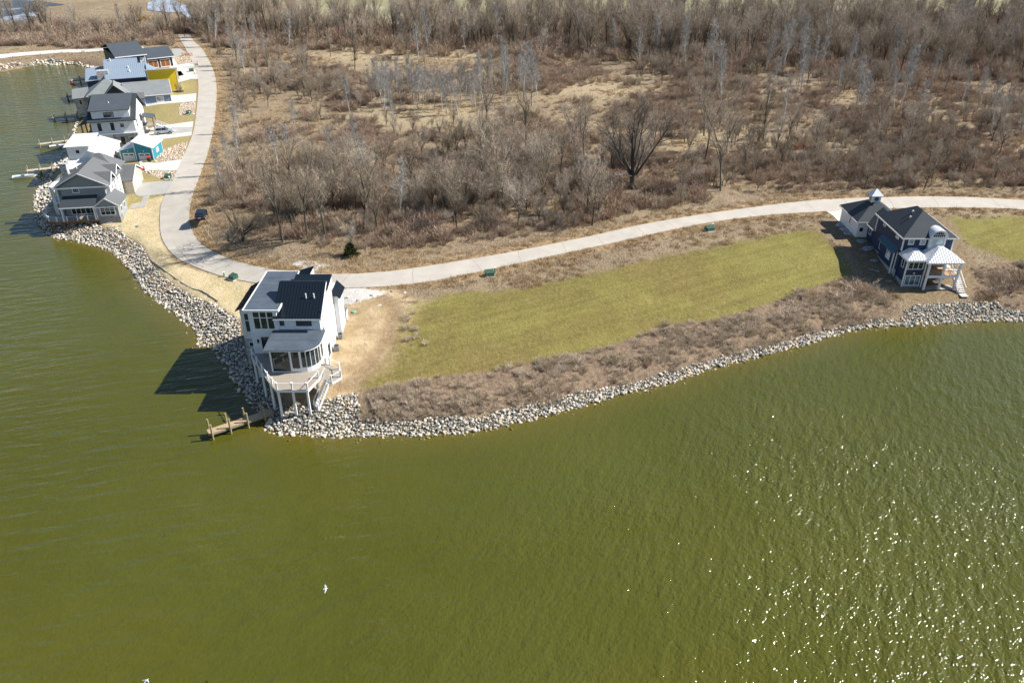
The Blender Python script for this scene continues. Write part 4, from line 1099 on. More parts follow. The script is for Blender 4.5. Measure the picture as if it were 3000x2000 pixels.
# ---- 2 white metal roofed house
H = thing('house', 'white house with bright white metal roofs and a tall flat topped block', 'house', (-103.0, 181.6, 0), 13)
w = MB(); w.box(0,4.8,0,9.4,1,8.9); w.box(4.8,8.8,-1,11.5,1,6.4); w.box(-.1,4.8,-2.3,0,1,4.6)
w.raw([(4.8,-1,6.4),(8.8,-1,6.4),(4.8,-1,7.9),(4.8,11.5,6.4),(8.8,11.5,6.4),(4.8,11.5,7.9)], [(0,1,2),(5,4,3),(1,4,5,2),(0,2,5,3)])
w.build('wall', M['white_batten'], H)
roof(H, [((-.5,-.5,9.0),(5.1,-.5,9.0),(5.1,9.9,9.3),(-.5,9.9,9.3))], 'white_metal', .2)
roof(H, [((9.2,-1.4,6.4),(9.2,12,6.4),(4.7,12,8.1),(4.7,-1.4,8.1))], 'white_metal', .14, (0,1,0), sp=.5, rib=.08)
roof(H, [((-.4,-2.8,4.5),(5.2,-2.8,4.5),(5.2,0,5.9),(-.4,0,5.9))], 'white_metal', .12, (1,0,0), sp=.5, rib=.08, name='porch_roof')
roof(H, [((4.8,-3.6,4.9),(9.0,-3.6,4.9),(9.0,-1,6.3),(4.8,-1,6.3))], 'white_metal', .12, (1,0,0), sp=.5, rib=.08, name='porch_roof')
win(H, (2.2, 0, 7.3), 0, .7, .7, frame='black_frame', fw=.05)
win(H, (8.8, 1.5, 4.0), 90, .9, 1.4, frame='black_frame', fw=.05); win(H, (8.8, 6, 4.0), 90, 2.0, 1.6, nx=2, frame='black_frame', fw=.05)
win(H, (0, 3, 5.5), -90, 1.2, 1.8, frame='black_frame', fw=.05)

# ---- teal double garage
H = thing('garage', 'bright teal two bay garage with white metal roof and white doors', 'garage', (-93.7, 187.5, 3.4), 3)
w = MB()
w.raw([(0,0,0),(3.7,0,0),(3.7,0,3.8),(0,0,3.0),(0,6.2,0),(3.7,6.2,0),(3.7,6.2,3.8),(0,6.2,3.0)], [(0,1,2,3),(7,6,5,4),(0,3,7,4),(1,5,6,2),(3,2,6,7),(0,4,5,1)])
w.raw([(3.7,-.25,0),(7.6,-.25,0),(7.6,-.25,3.7),(3.7,-.25,5.1),(3.7,6.4,0),(7.6,6.4,0),(7.6,6.4,3.7),(3.7,6.4,5.1)], [(0,1,2,3),(7,6,5,4),(0,3,7,4),(1,5,6,2),(3,2,6,7),(0,4,5,1)])
w.build('wall', M['teal'], H)
roof(H, [((-.5,-.4,2.95),(3.7,-.4,3.95),(3.7,6.6,3.95),(-.5,6.6,2.95))], 'white_metal', .12, (0,1,0))
roof(H, [((3.3,-.75,5.3),(8.1,-.75,3.6),(8.1,6.8,3.6),(3.3,6.8,5.3))], 'white_metal', .12, (0,1,0))
for x, y, z in ((-.02,-.05,2.9),(3.62,-.3,4.9),(7.62,-.3,3.6),(7.62,6.4,3.6)): MB().box(x-.1,x+.1,y-.05,y+.1,0,z).build('corner_trim', M['white'], H)
for x, y in ((1.85,0),(5.65,-.25)):
    d_ = win(H, (x, y, .05), 0, 2.7, 2.25, fw=.16, glass='door_white', bars=[], name='garage_door')
    mb = MB(); mb.box(x-1.1,x-.15,y-.045,y-.02,1.72,1.98); mb.box(x+.15,x+1.1,y-.045,y-.02,1.72,1.98); mb.build('door_window', M['glass'], d_)
    mb = MB(); mb.box(x-.08,x+.08,y-.16,y,2.65,2.9); mb.build('wall_lamp', M['white'], H)
win(H, (7.6, 3.2, 1.6), 90, 1.6, 1.1, nx=2, frame='white', glass='glass_pale', fw=.12)

# ---- 3 tall white house with dark roof
H = thing('house', 'tall white house with dark shingled roof, long dormer and stone lower wall', 'house', (-105.5, 199.8, 0), 14)
w = MB(); w.box(0,10.2,0,15,1,10.0)
w.raw([(0,0,10.0),(0,15,10.0),(0,7.5,14.3),(10.2,0,10.0),(10.2,15,10.0),(10.2,7.5,14.3)], [(0,2,1),(3,4,5),(0,3,5,2),(1,2,5,4)])
w.box(.6,9.4,.3,6.0,9.6,12.5)
w.build('wall', M['white_batten'], H)
roof(H, gabx(-.6,10.8,-.7,15.7,9.95,14.75), 'sh_dark', .16)
roof(H, [((.1,-.3,12.55),(9.8,-.3,12.55),(9.8,7.5,14.95),(.1,7.5,14.95))], 'sh_slate', .15)
w = MB(); w.box(4.6,10.4,-.25,0,1,6.6); w.box(10.2,10.4,0,8,1,6.6); w.build('stone_base', M['stone'], H)
w = MB(); w.box(-.1,10.6,-.5,0,6.6,6.8); w.build('ledge', M['white_metal'], H)
win(H, (4.6, .3, 10.75), 0, 2.4, 1.25, nx=3, frame='black_frame', fw=.06)
for x, z, ww, hh in ((1.9,7.5,.85,1.9),(4.9,7.5,.85,1.9),(7.2,8.2,.85,.9),(6.7,3.9,.9,1.9),(8.9,4.6,.9,.9)):
    win(H, (x, 0 if z > 7 else -.25, z), 0, ww, hh, frame='black_frame', fw=.06)
win(H, (10.2, 3, 7.4), 90, 1.0, 1.8, frame='black_frame', fw=.06); win(H, (10.2, 9, 7.4), 90, 2.2, 1.8, nx=2, frame='black_frame', fw=.06); win(H, (10.2, 11, 4.2), 90, 1.0, 2.1, frame='black_frame', fw=.06, name='door')
# lakeside covered porch with timber posts
w = MB(); w.box(-2.6,0,.4,10,5.6,5.85); w.box(-3.4,-.2,1,9,2.6,2.85); w.build('deck', M['wood_deck'], H)
roof(H, [((-2.9,0,9.1),(0,0,9.9),(0,10.4,9.9),(-2.9,10.4,9.1))], 'sh_dark', .14, name='porch_roof')
for x, y in ((-2.4,.7),(-2.4,5),(-2.4,9.6),(-.3,.3)): MB().box(x-.14,x+.14,y-.14,y+.14,0,9.1).build('post', M['brown_wood'], H)
# street side porch and white stairs
roof(H, [((10.2,9.2,8.4),(13.2,9.2,7.9),(13.2,13.4,7.9),(10.2,13.4,8.4))], 'sh_slate', .12, name='porch_roof')
for x, y in ((13,9.4),(13,13.2)): MB().box(x-.1,x+.1,y-.1,y+.1,3.3,7.9).build('post', M['brown_wood'], H)
w = MB(); w.box(10.2,13.2,9.2,13.4,5.6,5.8); w.build('landing', M['wood_deck'], H)
steps(H, (13.2,11.5,5.7), (18.6,9.0,3.9), 1.1, 12)
mb = MB()
for k in (-.6,.6):
    mb.bar((13.2,11.5+k,6.6),(18.6,9+k,4.85),.08)
    for t in np.linspace(0,1,9): mb.bar((13.2+5.4*t,11.5-2.5*t+k,5.65-1.8*t),(13.2+5.4*t,11.5-2.5*t+k,6.6-1.75*t),.06)
mb.build('handrail', M['white'], H)
mb = MB(); mb.tube((4.6,3.2,12.8),(4.6,3.2,13.9),.14); mb.build('vent_pipe', M['white'], H)

# ---- 4 blue grey house with light grey roofs
H = thing('house', 'low blue-grey house with pale grey shingled roofs and a long garage wing', 'house', (-110.4, 243.6, 0), 23)
w = MB(); w.box(0,7.4,0,12,2,6.5); w.box(-2.6,0,-1.6,10,2,6.2)
w.raw([(7.4,0,6.5),(7.4,12,6.5),(7.4,6,9.2),(0,0,6.5),(0,12,6.5),(0,6,9.2)], [(0,1,2),(5,4,3),(0,2,5,3),(1,4,5,2)])
w.box(-15,-2.6,.5,10,1,7.4); w.build('wall', M['bluegrey_lap'], H)
rf = roof(H, gabx(-5.5,7.9,-.5,12.5,6.4,9.4), 'sh_light', .15); gtrim(rf, -.5, 12.5, 7.92, 6.4, 9.4, ax='x')
mb = MB(); mb.bar((0,-.52,6.3),(7.9,-.52,6.3),.1,.22); mb.build('gutter', M['white'], rf)
w = MB(); w.box(7.35,7.5,.1,11.9,2.5,6.3); w.build('end_wall', M['white'], H)  # white sheet over blue-grey siding, painting in the sunlit gable end
roof(H, [((-3.2,-2.1,6.1),(.2,-2.1,6.1),(.2,1,7.2),(-3.2,1,7.2))], 'sh_grey', .12, name='porch_roof')
roof(H, hip(-15.6,-3.5,-.3,10.8,7.4,10.9), 'sh_light', .15)
roof(H, [((-19.5,2.5,6.6),(-15,1.5,6.9),(-15,9.5,8.3),(-19.5,9.5,8.0))], 'sh_light', .14)
roof(H, gab(-10.5,-4.6,-1.6,6,7.8,10.4), 'sh_light', .13)
w = MB(); w.box(-19,-15,3,9,1,6.7); w.build('bay_wall', M['stone'], H)
win(H, (4.3,0,4.1), 0, 2.2, 1.7, nx=2, ny=3, bw=.05, fw=.16, glass='glass_pale')
win(H, (-1.2,-1.6,4.1), 0, 1.1, 1.7, nx=2, ny=3, bw=.05, fw=.16, glass='glass_pale')
win(H, (-17.5,3,4.6), 0, .9, 1.5, fw=.1)
for x, y in ((0,-.02),(7.45,-.02)): MB().box(x-.1,x+.1,y-.1,y+.05,2,6.3).build('corner_trim', M['white'], H)
MB().box(.12,7.34,-.06,0,3.6,3.85).build('skirt_trim', M['white'], H)

# ---- 5 blue metal roofed house with yellow wing
H = thing('house', 'house with blue-grey metal roofs and a bright yellow street wing', 'house', (-129.4, 260.8, 0), 22)
w = MB(); w.box(.5,12.0,.5,20,1,7.4); w.box(-5.5,.5,3,16,1,6.8); w.build('wall', M['navy'], H)
roof(H, [((0,0,7.4),(10.2,0,7.4),(10.2,11,11.6),(0,11,11.6)), ((10.2,22,7.4),(0,22,7.4),(0,11,11.6),(10.2,11,11.6))], 'steel_roof', .14, (1,0,0), sp=.6, rib=.07)
roof(H, [((10.2,0,7.4),(12.6,0,7.4),(12.6,8,10.4),(10.2,8,10.4))], 'steel_roof', .14, (1,0,0), sp=.6, rib=.07)
roof(H, [((-6,2.5,6.8),(0,2.5,7.2),(0,13,9.3),(-6,13,8.9))], 'steel_roof', .14, (1,0,0), sp=.6, rib=.07)
roof(H, [((12.6,-.5,7.6),(16.2,2.0,8.2),(12.6,5.5,10.0)), ((16.2,2.0,8.2),(15.6,7.0,8.6),(12.6,8,10.2),(12.6,5.5,10.0))], 'steel_roof', .12)
mb = MB(); mb.box(-2.2,1.2,2.6,5.6,6.5,9.6); mb.build('chimney', M['stone'], H)
for x, y, z in ((2.1,10,11.6),(7.2,5.6,9.7),(7.5,3.4,8.9)): MB().tube((x,y,z-.4),(x,y,z+.45),.2).build('vent_pipe', M['white'], H)
w = MB(); w.raw([(12.8,-6.2,2),(21.5,-6.2,2),(21.5,3,2),(12.8,3,2),(12.8,-6.2,10.2),(21.5,-6.2,10.2),(21.5,3,5.3),(12.8,3,5.3)], [(0,3,2,1),(4,5,6,7),(0,1,5,4),(1,2,6,5),(2,3,7,6),(3,0,4,7)]); w.build('yellow_wall', M['yellow'], H)
rf = roof(H, [((12.3,-7.0,10.85),(21.9,-7.0,10.85),(21.9,3.4,5.35),(12.3,3.4,5.35))], 'white_metal', .25)
for q in ((12.75,12.95,-6.25,-6.05,2,10.1),(21.38,21.55,-6.25,-6.05,2,10.1)): MB().box(*q).build('corner_trim', M['white'], H)
for q in ((21.5,21.6,-5.4,-1.6,3.7,6.2),(21.5,21.6,-1.2,2.4,3.7,6.2)): MB().box(*q).build('garage_door', M['door_white'], H)

# ---- 6 farthest house, slate roof, wooden garage doors
H = thing('house', 'farthest lake house with slate roof and two orange wooden garage doors', 'house', (-136.3, 280.3, 0), 35)
w = MB(); w.box(2.7,11.8,.8,22,1,10.2); w.box(9.0,13.6,-1.5,6,1,6.0)
w.build('wall', M['green_lap'], H)
w = MB(); w.box(13.0,22.6,8.6,16.5,2,7.5); w.box(9.6,12.4,.75,.8,6.4,10.1); w.build('garage_wall', M['navy'], H)
roof(H, [((2.2,0,10.4),(12.6,0,10.4),(12.6,11.5,13.2),(2.2,11.5,13.2)), ((12.6,23,10.4),(2.2,23,10.4),(2.2,11.5,13.2),(12.6,11.5,13.2))], 'sh_slate', .16)
roof(H, gabx(12.4,23.4,8.0,22,7.5,10.0), 'sh_slate', .16)
fascia(H, [(2.2,-.03,10.35),(12.6,-.03,10.35)], closed=False, h=.3); fascia(H, [(12.8,7.97,7.45),(23.4,7.97,7.45)], closed=False, h=.25)
for q in ((12.9,13.15,8.4,8.65,2,7.4),(22.4,22.65,8.4,8.65,2,7.4),(11.7,11.95,.6,.85,2,10.1),(8.8,13.8,-1.7,-1.45,6.0,6.25)): MB().box(*q).build('corner_trim', M['white'], H)
for x in (15.7, 19.9):
    d_ = win(H, (x, 8.6, 4.0), 0, 3.5, 2.7, fw=.22, glass='door_wood', bars=[], name='garage_door')
    mb = MB(); mb.box(x-.15,x+.15,8.54,8.57,4.3,6.4); mb.build('door_handle', M['wood_tan'], d_)
win(H, (10.9,.75,7.4), 0, 1.5, 2.0, fw=.22, glass='glass_pale')
win(H, (5.5,.8,8.3), 0, 3.6, 1.4, nx=3, fw=.12); win(H, (3.7,.8,8.3), 0, 1.0, 1.4, fw=.12, glass='glass_teal')
# ================================================================ vegetation
M['bark_dark'] = rand_mat('dark_bark', [(0, (0.049,0.042,0.033)), (.5, (0.088,0.079,0.063)), (1, (0.141,0.130,0.107))], bumpd=.02)
M['twig'] = rand_mat('grey_brown_twigs', [(0, (0.235,0.190,0.134)), (.35, (0.341,0.281,0.210)), (.7, (0.424,0.350,0.269)), (1, (0.482,0.419,0.344))], nvar=.1)
M['bark_pale'] = rand_mat('pale_bark', [(0, (.34,.33,.30)), (1, (.52,.51,.48))])
M['twig_pale'] = rand_mat('pale_twigs', [(0, (0.289,0.271,0.247)), (1, (0.402,0.387,0.363))], nvar=.1)
M['twig_red'] = rand_mat('brush_twigs', [(0, (.23,.165,.115)), (.25, (.35,.26,.19)), (.5, (.44,.34,.26)), (.62, (.45,.295,.22)), (.8, (.35,.295,.185)), (1, (.56,.45,.36))], nvar=.15)
M['bank_twig'] = rand_mat('pinkish_bank_brush', [(0, (.38,.31,.21)), (.35, (.52,.43,.31)), (.75, (.66,.57,.45)), (1, (.42,.31,.24))], nvar=.15)
M['dry_grass'] = rand_mat('dry_grass', [(0, (0.330,0.224,0.120)), (.5, (0.506,0.381,0.228)), (1, (0.616,0.493,0.336))], nvar=.12)
M['needles'] = rand_mat('evergreen_needles', [(0, (.035,.055,.014)), (1, (.07,.075,.02))])
M['rock'] = rand_mat('riprap_stone', [(0, (0.219,0.218,0.211)), (.2, (0.415,0.392,0.353)), (.5, (0.568,0.520,0.443)), (.75, (0.720,0.648,0.544)), (.9, (0.655,0.498,0.312)), (1, (0.393,0.382,0.373))], rough=.85, nscale=1.6, nvar=.3, bumpd=.05)

V3 = Vector
def rvec(): 
    v_ = Vector((rnd.gauss(0,1), rnd.gauss(0,1), rnd.gauss(0,1))); return v_.normalized()
def stem(mb, p, d, L, r, nseg, sides, wob, up, tip=.25):
    """tapered bent limb; returns its nodes"""
    pts = [p.copy()]; d = d.normalized()
    for i in range(nseg):
        d = (d+rvec()*wob+V3((0,0,up))).normalized()
        pts.append(pts[-1]+d*L/nseg)
    rr = [r*(1-(1-tip)*i/nseg) for i in range(nseg+1)]
    base = len(mb.v)
    for i, q in enumerate(pts):
        t = (pts[min(i+1, nseg)]-pts[max(i-1, 0)]).normalized()
        u = V3((1,0,0)) if abs(t.x) < .8 else V3((0,1,0))
        a = t.cross(u).normalized(); b_ = t.cross(a)
        for k in range(sides):
            th = 2*math.pi*k/sides
            mb.v.append(tuple(q+(a*math.cos(th)+b_*math.sin(th))*rr[i]))
    for i in range(nseg):
        for k in range(sides):
            k2 = (k+1) % sides
            mb.f.append((base+i*sides+k, base+i*sides+k2, base+(i+1)*sides+k2, base+(i+1)*sides+k)); mb.m.append(0)
    return pts, rr
def blade(mb, p, d, L, w):
    s = d.cross(rvec()).normalized()*w/2
    k = len(mb.v); mb.v += [tuple(p-s), tuple(p+s), tuple(p+d*L)]; mb.f.append((k, k+1, k+2)); mb.m.append(0)
def twigs(mb, pts, n, L, w, spread, up=.35):
    for _ in range(n):
        i = rnd.random()*(len(pts)-1); a = int(i); q = pts[a].lerp(pts[a+1], i-a)
        t = (pts[a+1]-pts[a]).normalized()
        d = (t*.6+rvec()*spread+V3((0,0,up))).normalized()
        l = L*rnd.uniform(.5, 1.2)
        blade(mb, q, d, l, w)
        for _k in range(2):
            e = (d+rvec()*.7).normalized(); blade(mb, q+d*l*rnd.uniform(.3,.8), e, l*.55, w*.7)
def make_tree(H_, trunk_h, tr, nl, spread, lean_up, twn, twl, tww, bark, twm, sub=6, limbl=.55, tw2=None, conic=False):
    """a leafless tree: returns (trunk mesh, crown mesh)"""
    T = MB(); K = MB()
    p0 = V3((0,0,-.3)); tp, trr = stem(T, p0, V3((rnd.gauss(0,.05),rnd.gauss(0,.05),1)), (H_*.9 if conic else trunk_h+ H_*.25)+.3, tr, 7, 6, .05, .1, .12 if conic else .5)
    for i in range(nl):
        f = (i+.5)/nl
        if conic: f = .18+.8*f
        else: f = .45+.55*f
        k = f*(len(tp)-1); a = min(int(k), len(tp)-2); q = tp[a].lerp(tp[a+1], k-a)
        ang = i*2.4+rnd.uniform(-.4,.4)
        out = spread*rnd.uniform(.7,1.25)
        d = V3((math.cos(ang)*out, math.sin(ang)*out, 1.0))
        L = H_*limbl*rnd.uniform(.75,1.15)
        if conic: L = H_*limbl*(1.15-f)*rnd.uniform(.8,1.2)
        lp, lr = stem(T, q, d, L, tr*(.5 if not conic else .22), 5, 4, .16, lean_up, .15)
        for j in range(sub):
            g = rnd.uniform(.25, 1)*(len(lp)-1); b_ = min(int(g), len(lp)-2); q2 = lp[b_].lerp(lp[b_+1], g-b_)
            t = (lp[b_+1]-lp[b_]).normalized()
            d2 = (t+rvec()*.75+V3((0,0,.15))).normalized()
            sp, sr = stem(K, q2, d2, L*rnd.uniform(.3,.55), tr*.13 if not conic else tr*.1, 3, 3, .25, .08, .2)
            twigs(K, sp, twn, twl, tww, .8)
        twigs(K, lp[1:], twn, twl, tww, .8)
    twigs(K, tp[-3:], twn*2, twl, tww, .8)
    a = bpy.data.meshes.new('trunk'); a.from_pydata(T.v, [], T.f); a.materials.append(M[bark]); a.polygons.foreach_set('use_smooth', [True]*len(a.polygons)); a.update()
    b_ = bpy.data.meshes.new('crown'); b_.from_pydata(K.v, [], K.f); b_.materials.append(M[twm]); b_.update()
    return a, b_
def put_tree(meshes, name, label, x, y, s, yaw, group=None, z=None, cat='tree', tilt=(0,0)):
    t = thing(name, label, cat, (x, y, h1(x, y) if z is None else z), 0, group)
    t.rotation_euler = (tilt[0], tilt[1], yaw); t.scale = (s, s, s*rnd.uniform(.92,1.1))
    for nm, me in zip(('trunk', 'crown'), meshes):
        o = bpy.data.objects.new(nm, me); o.parent = t; C.objects.link(o)
    return t
dark_t = [make_tree(13, rnd.uniform(2.5,4.5), .22, 8, .55, .10, 13, 1.4, .045, 'bark_dark', 'twig', sub=8) for _ in range(6)]
tall_t = [make_tree(17, rnd.uniform(5,7), .26, 8, .42, .12, 13, 1.5, .05, 'bark_dark', 'twig', sub=7, limbl=.5) for _ in range(5)]
slim_t = [make_tree(10, 2, .13, 16, .6, .22, 6, 1.0, .045, 'bark_pale', 'twig_pale', sub=3, limbl=.34, conic=True) for _ in range(6)]
small_t = [make_tree(7.5, .8, .13, 8, .75, .12, 13, 1.1, .04, 'bark_dark', 'twig', sub=7) for _ in range(4)]

def make_bush(H_, n, w, lean, mat, per=5):
    K = MB()
    for _ in range(n):
        a = rnd.random()*6.283; rr = rnd.random()**.5*H_*.28
        p = V3((math.cos(a)*rr, math.sin(a)*rr, -.1)); d = V3((math.cos(a)*lean*rnd.random(), math.sin(a)*lean*rnd.random(), 1)).normalized()
        L = H_*rnd.uniform(.55,1.05); s = d.cross(rvec()).normalized()*w
        blade(K, p, d, L, w*1.6)
        for _k in range(per):
            f = rnd.uniform(.25,.95); e = (d+rvec()*.65).normalized(); blade(K, p+d*L*f, e, L*rnd.uniform(.2,.42), w)
    me = bpy.data.meshes.new('branches'); me.from_pydata(K.v, [], K.f); me.materials.append(M[mat]); me.update(); return me
bush = [make_bush(rnd.uniform(1.8,2.8), 46, .05, .9, 'twig_red', 6) for _ in range(6)]
bankb = [make_bush(rnd.uniform(1.2,1.7), 50, .035, 1.1, 'bank_twig', 6) for _ in range(5)]
tuft = []
for _ in range(4):
    K = MB()
    for _k in range(46):
        a = rnd.random()*6.283; rr = rnd.random()*.75
        blade(K, V3((math.cos(a)*rr, math.sin(a)*rr, -.05)), (V3((rnd.gauss(0,.4), rnd.gauss(0,.4), 1))).normalized(), rnd.uniform(.25,.65), .05)
    me = bpy.data.meshes.new('dry_grass_tuft'); me.from_pydata(K.v, [], K.f); me.materials.append(M['dry_grass']); me.update(); tuft.append(me)

def stuff(name, meshes, X_, Y_, Z_, S_, label, tilt=None):
    """many instances of a few source meshes, as one object"""
    col = bpy.data.collections.new(name+'_sources')
    for i, me in enumerate(meshes):
        if isinstance(me, tuple):
            bm = bmesh.new(); bm.from_mesh(me[0]); nf = len(bm.faces); bm.from_mesh(me[1])
            j = bpy.data.meshes.new('joined'); 
            bm.faces.ensure_lookup_table()
            for f in bm.faces[nf:]: f.material_index = 1
            bm.to_mesh(j); bm.free(); j.materials.append(me[0].materials[0]); j.materials.append(me[1].materials[0]); me = j
        o = bpy.data.objects.new('%s_%02d' % (name, i), me); col.objects.link(o)
    n = len(X_)
    me = bpy.data.meshes.new(name); me.vertices.add(n)
    me.vertices.foreach_set('co', np.stack([X_, Y_, Z_], 1).astype(np.float32).ravel())
    a = me.attributes.new('ix', 'INT', 'POINT'); a.data.foreach_set('value', nr.randint(0, len(meshes), n).astype(np.int32))
    rot = np.zeros((n, 3), np.float32); rot[:, 2] = nr.uniform(0, 6.283, n)
    if tilt: rot[:, 0] = nr.uniform(-tilt, tilt, n); rot[:, 1] = nr.uniform(-tilt, tilt, n)
    a = me.attributes.new('rt', 'FLOAT_VECTOR', 'POINT'); a.data.foreach_set('vector', rot.ravel())
    a = me.attributes.new('sc', 'FLOAT', 'POINT'); a.data.foreach_set('value', np.asarray(S_, np.float32))
    o = bpy.data.objects.new(name, me); C.objects.link(o)
    ng = bpy.data.node_groups.new(name, 'GeometryNodeTree')
    ng.interface.new_socket('Geometry', in_out='INPUT', socket_type='NodeSocketGeometry')
    ng.interface.new_socket('Geometry', in_out='OUTPUT', socket_type='NodeSocketGeometry')
    gi = ng.nodes.new('NodeGroupInput'); gout = ng.nodes.new('NodeGroupOutput')
    ci = ng.nodes.new('GeometryNodeCollectionInfo'); ci.inputs['Collection'].default_value = col
    ci.inputs['Separate Children'].default_value = True; ci.inputs['Reset Children'].default_value = True
    ip = ng.nodes.new('GeometryNodeInstanceOnPoints'); ip.inputs['Pick Instance'].default_value = True
    def at(nm, ty):
        q = ng.nodes.new('GeometryNodeInputNamedAttribute'); q.data_type = ty; q.inputs['Name'].default_value = nm
        return [s for s in q.outputs if s.enabled and s.name == 'Attribute'][0]
    L = ng.links.new
    L(gi.outputs[0], ip.inputs['Points']); L(ci.outputs[0], ip.inputs['Instance'])
    L(at('ix', 'INT'), ip.inputs['Instance Index']); L(at('rt', 'FLOAT_VECTOR'), ip.inputs['Rotation']); L(at('sc', 'FLOAT'), ip.inputs['Scale'])
    L(ip.outputs[0], gout.inputs[0])
    md = o.modifiers.new('scatter', 'NODES'); md.node_group = ng
    return tag(o, label, kind='stuff')

# ---------------------------------------------------------------- riprap
def rockmesh(i):
    bm = bmesh.new(); bmesh.ops.create_icosphere(bm, subdivisions=2, radius=1)
    sx, sy, sz = rnd.uniform(.8,1.2), rnd.uniform(.6,1.0), rnd.uniform(.5,.85)
    off_ = Vector((i*7.3, i*3.1, i))
    cuts = [(rvec(), rnd.uniform(.55,.85)) for _ in range(9)]
    for q in bm.verts:
        c = q.co.copy()
        for n_, dd in cuts:
            e = c.dot(n_)
            if e > dd: c -= n_*(e-dd)
        c *= 1+.10*mnoise.noise(c*2.2+off_)
        q.co = Vector((c.x*sx, c.y*sy, c.z*sz))
    me = bpy.data.meshes.new('boulder'); bm.to_mesh(me); bm.free(); me.materials.append(M['rock']); return me
rocks = [rockmesh(i) for i in range(9)]
def scatter(P, step, jit=.45):
    P = np.array(P); x0, y0 = P.min(0); x1, y1 = P.max(0)
    gx, gy = np.meshgrid(np.arange(x0, x1, step), np.arange(y0, y1, step))
    gx = gx.ravel()+nr.uniform(-jit, jit, gx.size)*step; gy = gy.ravel()+nr.uniform(-jit, jit, gy.size)*step
    k = poly_in(gx, gy, P); return gx[k], gy[k]
RX, RY, RS = [], [], []
for P, st, s0, s1 in ((RK0,.62,.30,.55),(RK00,.7,.32,.6),(RK1,.33,.13,.32),(RK2,.31,.13,.33),(RK3,1.0,.5,.9)):
    gx, gy = scatter(P, st); RX += list(gx); RY += list(gy); RS += list(s0+(s1-s0)*nr.uniform(0, 1, len(gx))**2.2)
# a fringe of larger stones along the waterline
L_ = np.array(SHORE[11:-2]); s_ = np.r_[0, np.cumsum(np.hypot(*(L_[1:]-L_[:-1]).T))]
tt = np.arange(0, s_[-1], .33); fx = np.interp(tt, s_, L_[:, 0])+nr.uniform(-.5,.5,len(tt)); fy = np.interp(tt, s_, L_[:, 1])+nr.uniform(-.4,.6,len(tt))
RX += list(fx); RY += list(fy); RS += list(nr.uniform(.14,.42,len(tt)))
RX, RY, RS = map(np.array, (RX, RY, RS))
RZ = np.maximum(hgt(RX, RY), -.25)+RS*.12+nr.uniform(-.06,.16,len(RX))
app = RS/np.sqrt(RX**2+RY**2+60**2)
vis = (np.abs(RX/(RY*.866+31)) < .63)
order = np.argsort(-np.where(vis, app, 0))
big = order[:300]; rest = order[300:]
rl = 'large pale angular boulder in the stone bank along the water edge'
for i in big:
    o = bpy.data.objects.new('boulder', rocks[nr.randint(len(rocks))])
    o.location = (RX[i], RY[i], RZ[i]); o.rotation_euler = (nr.uniform(-.5,.5), nr.uniform(-.5,.5), nr.uniform(0,6.28)); o.scale = (RS[i],)*3
    C.objects.link(o)
    rl = ('pale boulder on the shaded stone bank left of the white modern house' if RX[i] < -33 and RY[i] > 88 else 'pale boulder in the stone bank in front of the white house deck' if RX[i] < -19.5 else
          'pale boulder in the low stone edge below the left half of the brush bank' if RX[i] < 12 else 'pale boulder in the stone edge below the right half of the brush bank')
    tag(o, rl, 'boulder', 'large boulders of the stone bank along the shore')
stuff('riprap', rocks, RX[rest], RY[rest], RZ[rest], RS[rest], 'smaller pale grey and tan stones of the shore bank', tilt=.6)
M['algae_stone'] = rand_mat('algae_covered_stone', [(0, (.10,.085,.02)), (.5, (.19,.155,.045)), (1, (.28,.25,.15))], nvar=.3)
wt = []
for r_ in rocks[:5]:
    c_ = r_.copy(); c_.materials.clear(); c_.materials.append(M['algae_stone']); wt.append(c_)
tt = np.arange(0, s_[-1], .42); wx_ = np.interp(tt, s_, L_[:, 0])+nr.normal(0,.6,len(tt)); wy_ = np.interp(tt, s_, L_[:, 1])+nr.normal(-.3,.6,len(tt))
sdw = shore_d(wx_, wy_); k = (sdw < .3) & (sdw > -1.5); wx_, wy_ = wx_[k], wy_[k]; ws_ = nr.uniform(.14, .34, len(wx_))
stuff('shallow_stones', wt, wx_, wy_, -ws_*nr.uniform(.05,.5,len(wx_)), ws_, 'brown algae-covered stones just breaking the water along the shore', tilt=.6)
CX, CY = [], []
for P, st in ((COB1,.55),(COB2,.55),(COB3,.9),(COB4,.7)):
    gx, gy = scatter(P, st); CX += list(gx); CY += list(gy)
CX, CY = np.array(CX), np.array(CY)
M['cobble'] = rand_mat('tan_cobble', [(0, (.40,.30,.20)), (.5, (.58,.46,.34)), (1, (.66,.60,.54))])
cob = []
for r_ in rocks[:4]:
    c_ = r_.copy(); c_.materials.clear(); c_.materials.append(M['cobble']); cob.append(c_)
stuff('cobbles', cob, CX, CY, hgt(CX, CY)+.05, nr.uniform(.16,.36,len(CX)), 'tan landscaping cobbles beside the drives', tilt=.5)

# ---------------------------------------------------------------- density of brush over the land
def free(x, y, road=1.2):
    k = shore_d(x, y) > 2
    k &= poly_sd(x, y, road_poly) < -road
    for P in (YARD, STRAW, DIRT, MUD, LAWN, LAWN2, D7, D6, PATH_T+PATH_B[::-1]): k &= poly_sd(x, y, P) < -.4
    for P in (POND1, POND2): k &= ~poly_in(x, y, P)
    return k
def inview(x, y, m=1.0):
    return (np.abs(x)/(y*.866+29) < .66*m) & (y > 60)
def fb(x, y, s, seed):
    return np.array([mnoise.fractal(Vector((a*s+seed, b_*s-seed, seed*.37)), .6, 2., 4) for a, b_ in zip(x, y)])
side = lambda x, y: np.where(line_d(x, y, ROAD_R) < 1e8, 1, 0)
# north-east side of the road = the wild side
WILD = ROAD_R+[(700, 150), (700, 1200), (-700, 1200), (-700, 430), (-215, 342), (-190, 342), (-170, 345), (-150, 345), (-143, 366)]
